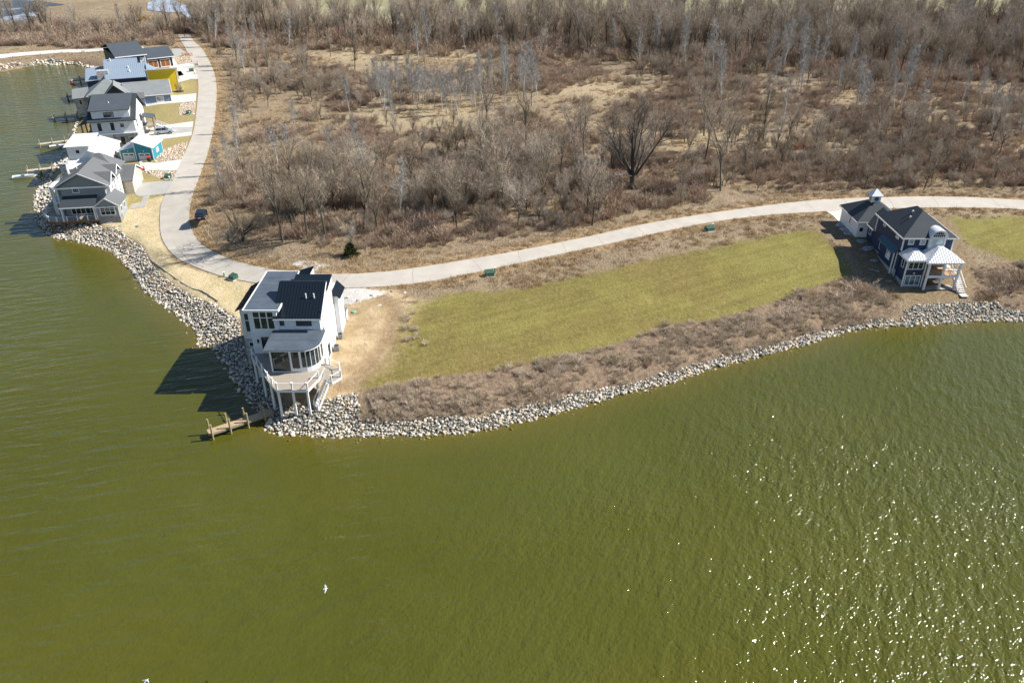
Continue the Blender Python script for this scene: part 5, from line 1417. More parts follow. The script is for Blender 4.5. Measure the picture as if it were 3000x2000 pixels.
# 1 open field brush
n = 130000
x = nr.uniform(-230, 330, n); y = 125+nr.uniform(0, 1, n)**1.2*240
k = inview(x, y) & poly_in(x, y, WILD) & free(x, y, 1.0)
x, y = x[k], y[k]
dn = fb(x, y, .035, 3.); d2 = fb(x, y, .11, 9.)
dr = -poly_sd(x, y, road_poly)
cw = np.interp(x, [-60,-48,-38,-20,5,60], [3.5,6,10.5,8.5,4.5,4.5])
near = np.clip(1-abs(y-164)/30, 0, 1)*np.clip((50-x)/25, 0, 1)
keep = (dn*.9+d2*.8+.34+np.clip((x-10)/120, 0, .5)*np.clip((230-y)/60, 0, 1)+near*.6-.75*np.clip(clearing(x, y), 0, 1) > nr.uniform(0, .9, len(x))) & (np.hypot(x-26, y-163) > 3) & (dr > cw+2.5*nr.uniform(0, 1, len(x)))
x0_, y0_ = x, y; x, y = x[keep], y[keep]
sz = nr.uniform(.22, .95, len(x))*np.clip(.75+dr[keep]/25, .7, 1.15)*(1+.45*near[keep])*(.8+.35*np.clip(fb(x, y, .05, 5.), -1, 1))
stuff('undergrowth', bush, x, y, hgt(x, y), sz, 'leafless brown undergrowth covering the wild land beyond the road', tilt=.12)
print('undergrowth', len(x))
n = 13000
x = nr.uniform(-110, 260, n); y = nr.uniform(128, 330, n)
k = inview(x, y) & poly_in(x, y, WILD) & free(x, y, 5.0) & ((np.abs(x-26) > 8) | (y > 172) | (y < 150)); x, y = x[k], y[k]
k = fb(x, y, .028, 41.)*1.3+.02-.7*np.clip(clearing(x, y), 0, 1)+.30*np.clip(1-abs(y-162)/26, 0, 1)*np.clip((45-x)/30, 0, 1)+.16*np.clip((x-20)/60, 0, 1) > nr.uniform(0, 1.0, len(x)); x, y = x[k], y[k]
stuff('thicket', small_t+dark_t[:2], x, y, hgt(x, y), nr.uniform(.18, .46, len(x)), 'thicket of thin leafless saplings through the brush', tilt=.12)
n = 900
x = nr.uniform(-48, 48, n); y = nr.uniform(140, 192, n)
k = inview(x, y) & poly_in(x, y, WILD) & free(x, y, 12.0) & ((np.abs(x-26) > 9) | (y > 180)); x, y = x[k], y[k]
k = fb(x, y, .06, 51.)+.15 > nr.uniform(0, .8, len(x)); x, y = x[k], y[k]
stuff('brush_wood', dark_t+small_t, x, y, hgt(x, y), nr.uniform(.38, .72, len(x)), 'tangled leafless brushwood inside the road bend', tilt=.12)
print('brush_wood', len(x))
# 2 dry grass over verges and field
n = 100000
x = nr.uniform(-200, 260, n); y = 118+nr.uniform(0, 1, n)**1.35*225
k = inview(x, y); x, y = x[k], y[k]
k = free(x, y, .35); x, y = x[k], y[k]
k = (fb(x, y, .07, 12.)+.25 > nr.uniform(0, .9, len(x))) | (poly_sd(x, y, road_poly) > -3.5)
x, y = x[k], y[k]
stuff('dry_grass', tuft, x, y, hgt(x, y), nr.uniform(.6, 1.35, len(x)), 'tan dry grass tufts along the road and across the field')
print('grass', len(x))
# 3 bank brush above the stones
bx, by = [], []
for P, st in ((BANK,.55),(BANK2,.6)):
    gx, gy = scatter(P, st); bx += list(gx); by += list(gy)
gx, gy = scatter(PATH_B[::-1]+[(-154,309.5),(-160,317),(-170,324),(-178,327),(-184,326),(-190,318),(-198,314)], 1.5); bx += list(gx); by += list(gy)
tk = np.array(smooth_line([(-18.2,113.5),(-17.6,109),(-16.9,104),(-17.3,99),(-18.6,95),(-20.0,91.5)], 8)); 
for q in tk[:24]: bx += list(q[0]+2.2+nr.normal(0,1.0,2)); by += list(q[1]+nr.normal(0,1.0,2))
bx, by = np.array(bx), np.array(by)
k = fb(bx, by, .22, 20.)*1.2+.46 > nr.uniform(0, .9, len(bx)); bx, by = bx[k], by[k]
k = poly_sd(bx, by, MUD) < 2.5; bx, by = bx[k], by[k]
stuff('bank_brush', bankb, bx, by, hgt(bx, by), nr.uniform(.28, .75, len(bx))*np.where(np.array(fb(bx, by, .2, 2.)) > .05, 1.1, .8), 'pinkish grey leafless brush along the bank above the stones', tilt=.2)
print('bank', len(bx))

# ---------------------------------------------------------------- the trees one can name
M['bark_black'] = plain('old_dark_bark', (.075,.064,.052), .9, var=.3)
M['twig_dark'] = plain('dark_twigs', (.16,.135,.11), .9)
def giant():
    T = MB(); K = MB()
    tp, _ = stem(T, V3((0,0,-.3)), V3((0,0,1)), 3.6, .75, 3, 9, .03, .1, .85)
    q = tp[-1]
    spec = [(-.75,.1,1.0,12.5,.36),(-.95,-.3,1.15,9.5,.22),(-.25,.2,1.3,13.5,.36),(.02,-.1,1.4,13.5,.40),(.25,.3,1.3,13,.3),(.75,.0,.95,12.5,.34),(1.05,.3,.95,13,.28),(.3,-.5,1.2,10,.22),(-.4,.6,1.1,11,.25)]
    for dx, dy, dz, L, r in spec:
        lp, lr = stem(T, q-V3((0,0,rnd.uniform(0,1.2))), V3((dx,dy,dz)), L, r, 8, 6, .10, .05, .12)
        for j in range(9):
            g = rnd.uniform(.3,1)*(len(lp)-1); b_ = min(int(g), len(lp)-2); q2 = lp[b_].lerp(lp[b_+1], g-b_)
            d2 = ((lp[b_+1]-lp[b_]).normalized()+rvec()*.7).normalized()
            sp, _s = stem(T if j < 4 else K, q2, d2, L*rnd.uniform(.2,.42), r*.28, 4, 4, .2, .1, .2)
            twigs(K, sp, 8, 1.2, .04, .8)
            for _k in range(3):
                s2, _s = stem(K, sp[rnd.randint(1,3)], (d2+rvec()*.8).normalized(), L*.14, r*.1, 3, 3, .2, .1, .3); twigs(K, s2, 7, .9, .04, .8)
    a = bpy.data.meshes.new('trunk'); a.from_pydata(T.v, [], T.f); a.materials.append(M['bark_black']); a.polygons.foreach_set('use_smooth', [True]*len(a.polygons)); a.update()
    b_ = bpy.data.meshes.new('crown'); b_.from_pydata(K.v, [], K.f); b_.materials.append(M['twig_dark']); b_.update()
    return a, b_
t = put_tree(giant(), 'bare_tree', 'huge bare tree with many thick spreading dark limbs just above the road', 26.2, 167.1, 1.0, 0)
t.scale = (1, 1, 1)
K = MB()
lp, _ = stem(K, V3((-.4,-.5,3.0)), V3((-1,-.2,.25)), 6.5, .16, 6, 5, .12, -.02, .3)
for q in lp[2:]:
    for _ in range(3): stem(K, q, V3((rnd.uniform(-1,.2), rnd.uniform(-.5,.5), rnd.uniform(-1,.3))), rnd.uniform(1,2.4), .05, 3, 3, .25, -.05, .3)
stem(K, V3((1.3,0,6.0)), V3((.35,0,1)), 2.8, .15, 3, 5, .05, .1, .5)
tag(K.build('dead_branch', M['bark_pale'], t, smooth=True), 'pale bare dead limb hanging out to the left')
K = MB(); stem(K, V3((.6,-7.2,-.1)), V3((-.15,1,.35)), 4.5, .12, 4, 5, .1, .05, .4)
for _ in range(26): stem(K, V3((.8+rnd.uniform(-.6,1.2),-7+rnd.uniform(-.6,1.0),.1)), V3((rnd.uniform(-1,1),rnd.uniform(-1,1),rnd.uniform(.1,.9))), rnd.uniform(.8,1.9), .035, 3, 3, .3, 0, .3)
o = K.build('fallen_branches', M['twig_pale'], None, loc=(0,0,0)); o.location = (26.2,167.1,4.0)
tag(o, 'tangle of fallen grey branches at the road edge below the huge tree', 'branches')

def spreader():
    T = MB(); K = MB()
    tp, _ = stem(T, V3((0,0,-.3)), V3((-.05,0,1)), 2.2, .42, 3, 8, .04, .1, .85)
    for i in range(11):
        a = i*2.4; L = rnd.uniform(5,6.6)
        lp, _ = stem(T, tp[-1]-V3((0,0,rnd.uniform(0,.9))), V3((math.cos(a)*1.1, math.sin(a)*1.1, rnd.uniform(.55,1.4))), L, .17, 6, 5, .2, .03, .15)
        for j in range(8):
            q2 = lp[rnd.randint(2,6)]; d2 = ((q2-tp[-1]).normalized()+rvec()*.8).normalized()
            sp, _s = stem(K, q2, d2, L*rnd.uniform(.25,.45), .04, 3, 3, .3, .03, .2); twigs(K, sp, 12, .95, .04, .9, .1)
        twigs(K, lp[2:], 12, .9, .04, .9, .1)
    a = bpy.data.meshes.new('trunk'); a.from_pydata(T.v, [], T.f); a.materials.append(M['bark_dark']); a.polygons.foreach_set('use_smooth', [True]*len(a.polygons)); a.update()
    b_ = bpy.data.meshes.new('crown'); b_.from_pydata(K.v, [], K.f); b_.materials.append(M['twig']); b_.update(); return a, b_
put_tree(spreader(), 'bare_tree', 'low wide-spreading bare tree at the inside of the road bend', -50.3, 138.9, 1.0, 0).scale = (1,1,1)
named = [
 (tall_t[0], -42.6, 137.4, .88, .2, 'leaning bare tree with forked top nearest the road bend', (0,-.12)),
 (tall_t[1], -38.2, 138.6, .80, 1.2, 'thin straight bare tree second in the row right of the bend', (0,.05)),
 (tall_t[2], -35.0, 139.2, .84, 2.0, 'bare tree leaning left in the row right of the bend', (0,-.2)),
 (tall_t[3], -28.6, 143.6, .86, 3.0, 'dark upright bare tree in the brush right of the bend', (0,0)),
 (slim_t[0], -22.3, 149.5, 1.25, 1.0, 'crooked pale bare tree in the brush above the evergreen bush', (0,.06)),
 (dark_t[0], -3.0, 156.5, 1.25, .5, 'broad fan-crowned bare tree in the middle of the near brush', (0,0)),
 (dark_t[1], -11.5, 147.5, .9, 2.5, 'medium bare tree left of the broad fan-crowned one', (0,.05)),
]
for me, x, y, s, yw, lb, tl in named: put_tree(me, 'bare_tree', lb, x, y, s, yw, tilt=tl)
# evergreen bush by the road and clipped shrub by the yellow wing
def evergreen(h_, r_, n_):
    K = MB()
    for _ in range(n_):
        z = rnd.random()**1.3; rr = r_*(1-z)**.6*rnd.uniform(.3,1.1)*(1+.25*math.sin(z*17+rnd.random())); a = rnd.random()*6.283
        p = V3((math.cos(a)*rr, math.sin(a)*rr, .1+z*h_*.9)); d = V3((math.cos(a), math.sin(a), rnd.uniform(.1,1.4))).normalized()
        blade(K, p, d, rnd.uniform(.25,.5), .12)
    return K
t = thing('evergreen_bush', 'small dark evergreen bush alone on the roadside grass', 'bush', (-28.8, 130.8, 4.0))
evergreen(2.7, 1.25, 1500).build('foliage', M['needles'], t, recalc=False); MB().tube((0,0,-.1),(0,0,2.0),.08,.03).build('stem', M['bark_dark'], t)
t = thing('clipped_shrub', 'round leafless shrub with a dark ring beside the yellow wing', 'shrub', (-106.2, 259.5, 4.0))
b_ = bpy.data.objects.new('branches', bush[0]); b_.parent = t; b_.scale = (1.1,1.1,1.6); C.objects.link(b_)
mb = MB(); mb.tube((0,0,.0),(0,0,.08),1.6,1.5,20); mb.build('dark_ring', M['black'], t)  # flat black disc around the shrub base

# ---------------------------------------------------------------- 290 more trees, each its own object
cand = []
def gen(n, xf, yf, cond, meshes, smin, smax, kind, mind):
    got = 0; tries = 0
    while got < n and tries < n*60:
        tries += 1
        x, y = xf(), yf()
        if not cond(x, y) or (abs(x-26) < 9 and 140 < y < 181): continue
        if any((x-c[0])**2+(y-c[1])**2 < mind**2 for c in cand): continue
        xa, ya = np.array([x]), np.array([y])
        if not (poly_in(xa, ya, WILD)[0] and free(xa, ya, 3.0)[0]): continue
        cand.append((x, y, rnd.choice(meshes), rnd.uniform(smin, smax), kind)); got += 1
U = rnd.uniform
gen(30, lambda: rnd.choice([U(-47,-25), U(-47,-5), U(-35,0)]), lambda: U(229,256), lambda x, y: True, slim_t, .9, 1.3, 'birch', 1.5)
gen(14, lambda: U(-12,10), lambda: U(240,275), lambda x, y: True, slim_t, 1.0, 1.7, 'birch', 3)
gen(30, lambda: U(60,190), lambda: U(200,300), lambda x, y: abs(x) < (y*.866+29)*.64, slim_t, 1.0, 1.7, 'birch', 5)
gen(12, lambda: U(-75,-30), lambda: U(165,215), lambda x, y: True, slim_t, .8, 1.2, 'birch', 5)
gen(34, lambda: U(-50,28), lambda: U(140,186), lambda x, y: y > 141, dark_t+small_t, .55, .95, 'scrub', 3.2)
gen(30, lambda: U(-10,70), lambda: U(165,212), lambda x, y: True, dark_t+small_t+tall_t, .6, .95, 'scrub', 4)
gen(40, lambda: U(40,190), lambda: U(175,290), lambda x, y: abs(x) < (y*.866+29)*.64, dark_t+small_t, .5, .9, 'scrub', 5)
gen(14, lambda: U(-95,-20), lambda: U(255,330), lambda x, y: True, dark_t+small_t, .5, .8, 'scrub', 5)
gen(8, lambda: U(-112,-92), lambda: U(250,330), lambda x, y: True, slim_t, .9, 1.3, 'birch', 4)
gen(10, lambda: U(50,95), lambda: U(166,182), lambda x, y: True, slim_t+small_t, .4, .6, 'scrub', 5)
def edge(x): return np.interp(x, [-140, -90, -40, 20, 60, 120, 260], [345, 340, 325, 312, 296, 282, 270])
gen(190, lambda: U(-150,260), lambda: U(268,420), lambda x, y: y > edge(x)+U(-4,4) and (x > 20 or y < 400) and abs(x) < (y*.866+29)*.65, tall_t+dark_t+dark_t, .75, 1.1, 'wood', 4.2)
gen(26, lambda: U(-120,220), lambda: U(280,350), lambda x, y: y > edge(x)-14, slim_t, 1.3, 1.8, 'birch', 4)
gen(30, lambda: U(-250,-140), lambda: U(346,380), lambda x, y: abs(x) < (y*.866+29)*.66, dark_t+small_t, .5, .8, 'cove', 4)
gen(7, lambda: U(-190,-110), lambda: U(350,395), lambda x, y: True, slim_t, 1.3, 1.7, 'birch', 4)
hs = {'birch': 11, 'scrub': 11, 'wood': 15, 'cove': 14}
cand.sort(key=lambda c: -c[3]*hs[c[4]]/math.hypot(c[0], c[1], 58))
LAB = {'birch': ('pale_tree', 'slender pale-barked leafless tree on the wild land', 'slender pale trees on the wild land'),
       'scrub': ('bare_tree', 'grey-brown leafless tree standing in the open brush', 'leafless trees in the open brush'),
       'wood': ('bare_tree', 'tall leafless tree of the wood closing the far side of the field', 'tall trees of the far wood'),
       'cove': ('bare_tree', 'leafless tree beyond the pale path above the cove', 'leafless trees beyond the path above the cove')}
IND = 289
def where(c):
    x, y, k = c[0], c[1], c[4]
    if k == 'birch':
        if x < -85: return 'slender pale-barked tree beside the far straight of the road'
        if y > 280: return 'tall pale-barked tree standing out in front of the far wood'
        if -50 < x < 15 and y > 222: return 'slender pale-barked tree of the central pale grove'
        if x < 15: return 'slender pale-barked tree scattered over the left part of the field'
        return 'slender pale-barked tree scattered over the right part of the field'
    if k == 'scrub':
        if y > 245: return 'small grey-brown leafless tree in the upper part of the field' if x < 40 else 'small grey-brown leafless tree in the upper right of the field'
        if x < 0: return 'grey-brown leafless tree in the near brush inside the road bend'
        if x < 45: return 'grey-brown leafless tree in the brush around the huge spreading tree'
        return 'grey-brown leafless tree in the brush behind the navy house'
    if k == 'wood':
        if x < -60: return 'tall leafless tree at the left end of the far wood'
        if x < 30: return 'tall leafless tree in the left middle of the far wood'
        if x < 110: return 'tall leafless tree in the right middle of the far wood'
        return 'tall leafless tree at the right end of the far wood'
    return 'leafless tree beyond the pale path above the cove' if x < -160 else 'leafless tree around the road end by the gate'
for c in cand[:IND]:
    nm, lb, gp = LAB[c[4]]; lb = where(c)
    put_tree(c[2], nm, lb, c[0], c[1], c[3], U(0, 6.28), gp, tilt=(rnd.gauss(0,.04), rnd.gauss(0,.04)))
restc = cand[IND:]
n = 2100
x = nr.uniform(-290, 330, n); y = nr.uniform(285, 440, n)
k = inview(x, y, 1.02) & (y > edge(x)+12) & poly_in(x, y, WILD) & free(x, y, 3)
k &= ~((x < -150) & ((y > 375) | (nr.uniform(0, 1, n) > .4))) & ~((x < 20) & (y > 402)); x, y = x[k], y[k]
fs_ = fb(x, y, .02, 31.); k = (y < 400) | (fs_ > nr.uniform(-.4, .3, len(x))); x, y = x[k], y[k]
s_ = nr.uniform(.65, 1.05, len(x))
stuff('far_wood', tall_t+dark_t+small_t, np.r_[x, [c[0] for c in restc]], np.r_[y, [c[1] for c in restc]], hgt(np.r_[x, [c[0] for c in restc]], np.r_[y, [c[1] for c in restc]]), np.r_[s_, [c[3]*.9 for c in restc]], 'dense leafless wood filling the background', tilt=.05)
n = 5200
x = nr.uniform(-290, 330, n); y = nr.uniform(265, 425, n)
k = inview(x, y, 1.02) & ~((x < 20) & (y > 398)) & (y > edge(x)-6) & poly_in(x, y, WILD) & free(x, y, 3); x, y = x[k], y[k]
stuff('wood_understorey', bush, x, y, hgt(x, y), nr.uniform(1.0, 2.2, len(x)), 'brushy understorey below the far wood', tilt=.1)
print('trees', len(cand), 'wood', len(x))
# brush beyond the path above the cove
n = 1500
x = nr.uniform(-260, -135, n); y = nr.uniform(336, 400, n)
k = inview(x, y, 1.05) & (poly_sd(x, y, PATH_T+PATH_B[::-1]) < -2) & (poly_sd(x, y, road_poly) < -3) & free(x, y, 2) & (y > 341)
x, y = x[k], y[k]
stuff('path_brush', bush, x, y, hgt(x, y), nr.uniform(.7, 1.5, len(x)), 'brown brush beyond the pale path above the cove', tilt=.15)
# single larger bushes on the bank, on the right
gb = []
for (x, y, s, lb) in ((84.5,121.5,1.5,'dark leafless bush at the right edge beside the navy house'), (80.6,119.6,1.1,'small dark bush just right of the navy house stair pad'),
                      (88.0,125.0,1.6,'largest dark bush at the right edge above the stones'),
                      (59.0,120.5,1.3,'tangled grey bush on the bank left of the navy house'), (55.0,118.2,1.1,'low grey bush on the bank beyond the lawn corner'),
                      (44.0,112.0,1.1,'dark bush on the bank below the middle of the lawn'), (14.5,98.2,.9,'reddish bush at the lawn edge of the bank')):
    t = thing('leafless_bush', lb, 'bush', (x, y, h1(x, y)), U(0,360), 'single bushes on the bank')
    o = bpy.data.objects.new('branches', rnd.choice(bush)); o.parent = t; o.scale = (s*1.3, s*1.3, s*.7); C.objects.link(o)
    K = MB(); stem(K, V3((0,0,-.1)), V3((.2,.1,1)), 1.0*s, .06, 3, 5, .1, .1, .4); K.build('stem', M['bark_dark'], t)
# ================================================================ docks
def dock(label, p0, p1, w, n, group='wooden docks of the left shore', z=.95, pile_h=2.0, sub=None, yaw=None):
    a = Vector((p0[0], p0[1], 0)); b_ = Vector((p1[0], p1[1], 0)); d = (b_-a); L = d.length; d.normalize(); s = Vector((-d.y, d.x, 0))
    t = thing('dock', label, 'dock', (a.x, a.y, 0), math.degrees(math.atan2(d.y, d.x)), group)
    mb = MB(); mb.box(0, L, -w/2, w/2, z-.07, z); mb.build('deck', M['dock_wood' if group is None else 'dock_grey'], t)
    mb = MB(); mb.box(0, L, -w/2-.06, -w/2, z-.32, z-.02); mb.box(0, L, w/2, w/2+.06, z-.32, z-.02); mb.box(-.06, 0, -w/2, w/2, z-.32, z-.02)
    mb.build('beam', M['pile_wood'], t)
    for i in range(n):
        x = .3+(L-.9)*i/max(1, n-1)*.92
        for k in (-1, 1):
            m_ = MB(); m_.tube((x, k*(w/2+.17), -2), (x+.02, k*(w/2+.17), pile_h), .13, .13, 8); m_.build('pile', M['pile_wood'], t)
    return t
dock('plank dock with paired piles below the white modern house', (-38.95,82.6), (-32.0,87.3), 1.1, 4, group=None, z=.95, pile_h=2.35)
dock('nearest dock of the left shore, beside the grey gabled house', (-118.6,189.0), (-112.2,191.6), 1.5, 3)
dock('second dock of the left shore, with a boat tied below the white roofed house', (-127.2,211.6), (-120.6,215.3), 1.5, 3)
dock('third dock of the left shore, wide and tan, beside the tall white house', (-137.2,239.2), (-129.8,242.0), 2.2, 3, z=1.1)
dock('fourth dock of the left shore, short, by the pale grey house', (-146.3,266.6), (-141.4,268.5), 1.4, 2)
dock('farthest dock of the left shore with red floats', (-156.8,290.6), (-150.5,294.8), 1.5, 3)
def boat(label, x, y, yaw, L=5, mat='white', group='boats at the left docks'):
    t = thing('boat', label, 'boat', (x, y, 0), yaw, group)
    mb = MB(); prof = [(-.5,.9),(-.3,1),(.1,1),(.35,.7),(.5,.05)]; W = L*.18
    vs = []
    for f, k in prof:
        vs += [(f*L, -W*k, .55), (f*L, -W*k*.7, -.1), (f*L, W*k*.7, -.1), (f*L, W*k, .55)]
    fs = []
    for i in range(4):
        a = i*4
        fs += [(a,a+4,a+5,a+1),(a+1,a+5,a+6,a+2),(a+2,a+6,a+7,a+3)]
    fs += [(0,1,2,3),(16,19,18,17)]
    mb.raw(vs, fs); mb.build('hull', M[mat], t)
    mb = MB(); mb.box(-.45*L,.2*L,-W*.75,W*.75,.2,.28); mb.build('floor', M['grey_metal'], t)
    mb = MB(); mb.box(-.15*L,-.02*L,-W*.3,W*.3,.28,.85); mb.build('seat', M['grey_metal'], t)
boat('white boat moored beside the nearest left dock', -117.6, 186.6, 20, 5.5)
boat('narrow pale boat moored beside the second left dock', -122.0, 212.2, 28, 4.6)
for x, y, lb in ((-154.5,287.9,'red float at the outer end of the farthest dock'),(-150.2,291.0,'red float near the shore end of the farthest dock')):
    t = thing('float_buoy', lb, 'buoy', (x, y, 0), 0, 'red floats at the farthest dock')
    mb = MB(); mb.tube((0,0,0),(0,0,.7),.5,.38,12); mb.tube((0,0,.7),(0,0,.85),.2,.15,8); mb.build('body', M['red'], t); mb = MB(); mb.tube((0,0,.85),(0,0,1.3),.04); mb.build('ring_post', M['grey_metal'], t)

# ================================================================ vehicles
def suv(label, x, y, z, yaw, paint, L=4.7, W=1.9):
    t = thing('parked_car', label, 'car', (x, y, z), yaw)
    # side profile, front = +x
    hull = [(-2.3,.45),(-2.34,.95),(-2.15,1.08),(1.0,1.08),(2.15,.92),(2.34,.6),(2.3,.4),(-2.2,.35)]
    cab = [(-2.18,1.06),(-1.95,1.6),(-1.7,1.7),(.15,1.7),(.45,1.62),(1.15,1.06)]
    def ext(P, w0, w1=None):
        mb = MB(); n = len(P); w1 = w1 or [w0]*n
        vs = [(p[0], -w1[i], p[1]) for i, p in enumerate(P)]+[(p[0], w1[i], p[1]) for i, p in enumerate(P)]
        mb.raw(vs, [tuple(range(n)), tuple(range(2*n-1, n-1, -1))]+[(i, n+i, n+(i+1) % n, (i+1) % n) for i in range(n)]); return mb
    bo = ext(hull, .95, [.9,.94,.92,.93,.85,.8,.8,.88]).build('body', M[paint], t)
    md = bo.modifiers.new('bevel', 'BEVEL'); md.width = .07; md.segments = 2
    gl = ext(cab, .8, [.86,.76,.70,.70,.74,.84]).build('glasshouse', M['glass'], t)
    r_ = MB(); r_.slab([(-1.98,-.72,1.70),(.2,-.70,1.74),(.2,.70,1.74),(-1.98,.72,1.70)], .05); r_.build('roof', M[paint], t)
    pl = MB()
    for s in (-1, 1):
        for xx, x2 in ((-2.12,-1.9),(-.55,-.55),(.98,.35)): pl.bar((xx, s*.86, 1.08), (x2, s*.72, 1.70), .08, .06)
    pl.build('pillars', M[paint], t)
    for xx in (-1.42, 1.42):
        for s in (-1, 1):
            w_ = MB(); w_.tube((xx, s*.72, .36), (xx, s*.96, .36), .36, .36, 18); wo_ = w_.build('wheel', M['rubber'], t)
            h_ = MB(); h_.tube((xx, s*.95, .36), (xx, s*.975, .36), .22, .2, 12); h_.build('rim', M['grey_metal'], wo_)
    for s in (-1, 1):
        MB().box(-2.36,-2.2, s*.78-.12, s*.78+.12, .82, 1.02).build('tail_light', M['red'], t)
        MB().box(2.12,2.3, s*.7-.16, s*.7+.16, .68, .84).build('headlight', M['glass_pale'], t)
        MB().box(.75,.95, s*.98-.1, s*.98+.1, 1.05, 1.2).build('wing_mirror', M[paint], t)
    MB().box(-2.42,-2.2,-.85,.85,.42,.62).build('bumper', M['black'], t)
    MB().box(-2.37,-2.34,-.27,.27,.78,.9).build('number_plate', M['white'], t)
    return t
suv('dark blue hatchback car parked on the verge inside the road bend', -61.7, 149.6, 4.0, 100, 'carblue')
suv('silver estate car parked on the white drive near the teal garage', -92.2, 210.6, 4.05, 20, 'carsilver')

# ================================================================ street-side objects
def ubox(label, x, y, yaw, s=1.0, dark=False):
    t = thing('transformer_box', label, 'utility box', (x, y, h1(x, y)), yaw, 'green utility boxes along the road')
    mb = MB()
    vs = [(-.75,-.6,.12),(.75,-.6,.12),(.75,.6,.12),(-.75,.6,.12),(-.72,-.5,.75),(.72,-.5,.75),(.75,.6,1.0),(-.75,.6,1.0)]
    mb.raw([(a*s, b_*s, c*s) for a, b_, c in vs], [(0,3,2,1),(4,5,6,7),(0,1,5,4),(1,2,6,5),(2,3,7,6),(3,0,4,7)]); mb.build('case', M['green_box'], t)
    MB().box(-.9*s,.9*s,-.75*s,.7*s,-.2,.12*s).build('pad', M['drive'], t)
    MB().box(-.72*s,.72*s,-.53*s,-.49*s,.6*s,.64*s).build('hood_seam', M['black'], t)
ubox('green transformer box by the road left of the mown lawn', -3.8, 122.7, 14)
ubox('green transformer box by the road near the upper lawn edge', 37.8, 142.8, 22)
ubox('green transformer box on the straw-coloured yard by the bend', -48.3, 125.1, -35, .9)
ubox('dark transformer box on the cobbles between the two nearest left drives', -77.5, 173.9, 10)
ubox('dark transformer box on the stone patch by the blue-grey house drive', -92.9, 231.0, 20)
ubox('dark transformer box beside the concrete near the wooden garage doors', -112.8, 290.3, 25)
def ped(label, x, y, mat='green_box', h_=1.0):
    t = thing('pedestal', label, 'utility pedestal', (x, y, h1(x, y)), rnd.uniform(-20,20), 'small utility pedestals by the boxes')
    MB().box(-.13,.13,-.13,.13,-.1,h_*.85).build('post', M[mat], t); MB().box(-.16,.16,-.16,.16,h_*.85,h_).build('cap', M['white'], t)
ped('pale pedestal right of the box left of the mown lawn', -2.9, 124.0, 'dsgreen'); ped('pale pedestal right of the box near the upper lawn edge', 38.7, 144.1, 'dsgreen')
ped('pale pedestal left of the box on the straw-coloured yard', -50.3, 126.3, 'dsgreen', .8); ped('pale pedestal behind the box on the near cobbles', -76.6, 172.4, 'dsgreen'); ped('pale pedestal by the box on the far stone patch', -92.2, 229.9, 'dsgreen')
for i, (x, y, lb) in enumerate(((-24.7,110.2,'round green lid set in the sandy dirt beside the white house'),(-78.5,150.2,'round green lid in the straw yard nearer the grey house'),(-75.2,150.0,'grey round lid in the straw yard nearer the road'))):
    t = thing('valve_lid', lb, 'valve lid', (x, y, h1(x, y)), 0)
    mb = MB(); mb.tube((0,0,-.1),(0,0,.14),.42,.36,14); mb.build('rim', M['dsgreen' if i < 2 else 'grey_metal'], t); mb = MB(); mb.tube((0,0,.14),(0,0,.18),.28,.26,14); mb.build('cover', M['dsgreen' if i < 2 else 'grey_metal'], t)
for x, y, lb in ((-58.4,142.9,'white marker post with an orange top at the bend'),(80.6,162.6,'thin white marker post behind the road by the navy house')):
    t = thing('marker_post', lb, 'marker post', (x, y, h1(x, y)), 0)
    MB().box(-.07,.07,-.04,.04,-.1,1.1).build('post', M['white'], t); MB().box(-.075,.075,-.045,.045,1.1,1.4).build('top', M['orange'] if x < 0 else M['white'], t)
t = thing('farm_gate', 'dark red pipe gate closing the far end of the road', 'gate', (-141.0,362.5,4.0), 8)
for xx in (0, 6.6): MB().box(xx-.12,xx+.12,-.12,.12,-.2,1.8).build('post', M['brown_wood'], t)
mb = MB()
for z in (.4,.8,1.2,1.55): mb.bar((.1,0,z),(6.5,0,z),.09)
for xx in (2.2,4.4): mb.bar((xx,0,.4),(xx,0,1.55),.08)
mb.build('gate_bars', M['brown_wood'], t)
def fence(label, a, b_):
    t = thing('safety_fence', label, 'fence', (a[0], a[1], 4.0), math.degrees(math.atan2(b_[1]-a[1], b_[0]-a[0])), 'orange safety fence pieces by the farthest drives')
    L = math.hypot(b_[0]-a[0], b_[1]-a[1]); n = 4
    for i in range(n): MB().box(L*i/(n-1)-.04, L*i/(n-1)+.04, -.04,.04,-.1,1.2).build('stake', M['orange'], t)
    mb = MB()
    for z in np.arange(.15,1.1,.12): mb.bar((0,0,z),(L,0,z),.05,.02)
    for xx in np.arange(.1,L,.3): mb.bar((xx,0,.1),(xx,0,1.1),.03)
    mb.build('mesh', M['orange'], t)
fence('orange safety fence along the top of the cobble bed', (-126.8,320.2), (-122.5,319.2))
fence('orange safety fence at the corner of the wide white drive', (-115.6,304.5), (-114.0,300.5))
t = thing('excavator', 'yellow excavator parked among the trees beyond the path', 'excavator', (-171.5,388,4.0), 20)
MB().box(-2,2,-1.5,-.9,0,.9).build('track', M['black'], t); MB().box(-2,2,.9,1.5,0,.9).build('track', M['black'], t)
MB().box(-2.2,1.2,-1.3,1.3,1.0,2.2).build('body', M['excav'], t); MB().box(.1,1.5,.1,1.3,2.2,3.3).build('cab', M['glass'], t)
mb = MB(); mb.bar((1,-.4,1.8),(3.6,-.4,4.6),.45,.6); mb.bar((3.6,-.4,4.6),(5.6,-.4,2.2),.35,.45); mb.build('arm', M['excav'], t)
mb = MB(); mb.slab([(5.2,-.9,2.2),(6.2,-.9,2.0),(6.2,.1,2.0),(5.2,.1,2.2)], .9); mb.build('bucket', M['grey_metal'], t)
t = thing('wheelie_bin', 'dark wheeled bin with red lid at the teal garage door', 'bin', (-86.6,186.2,3.95), 0)
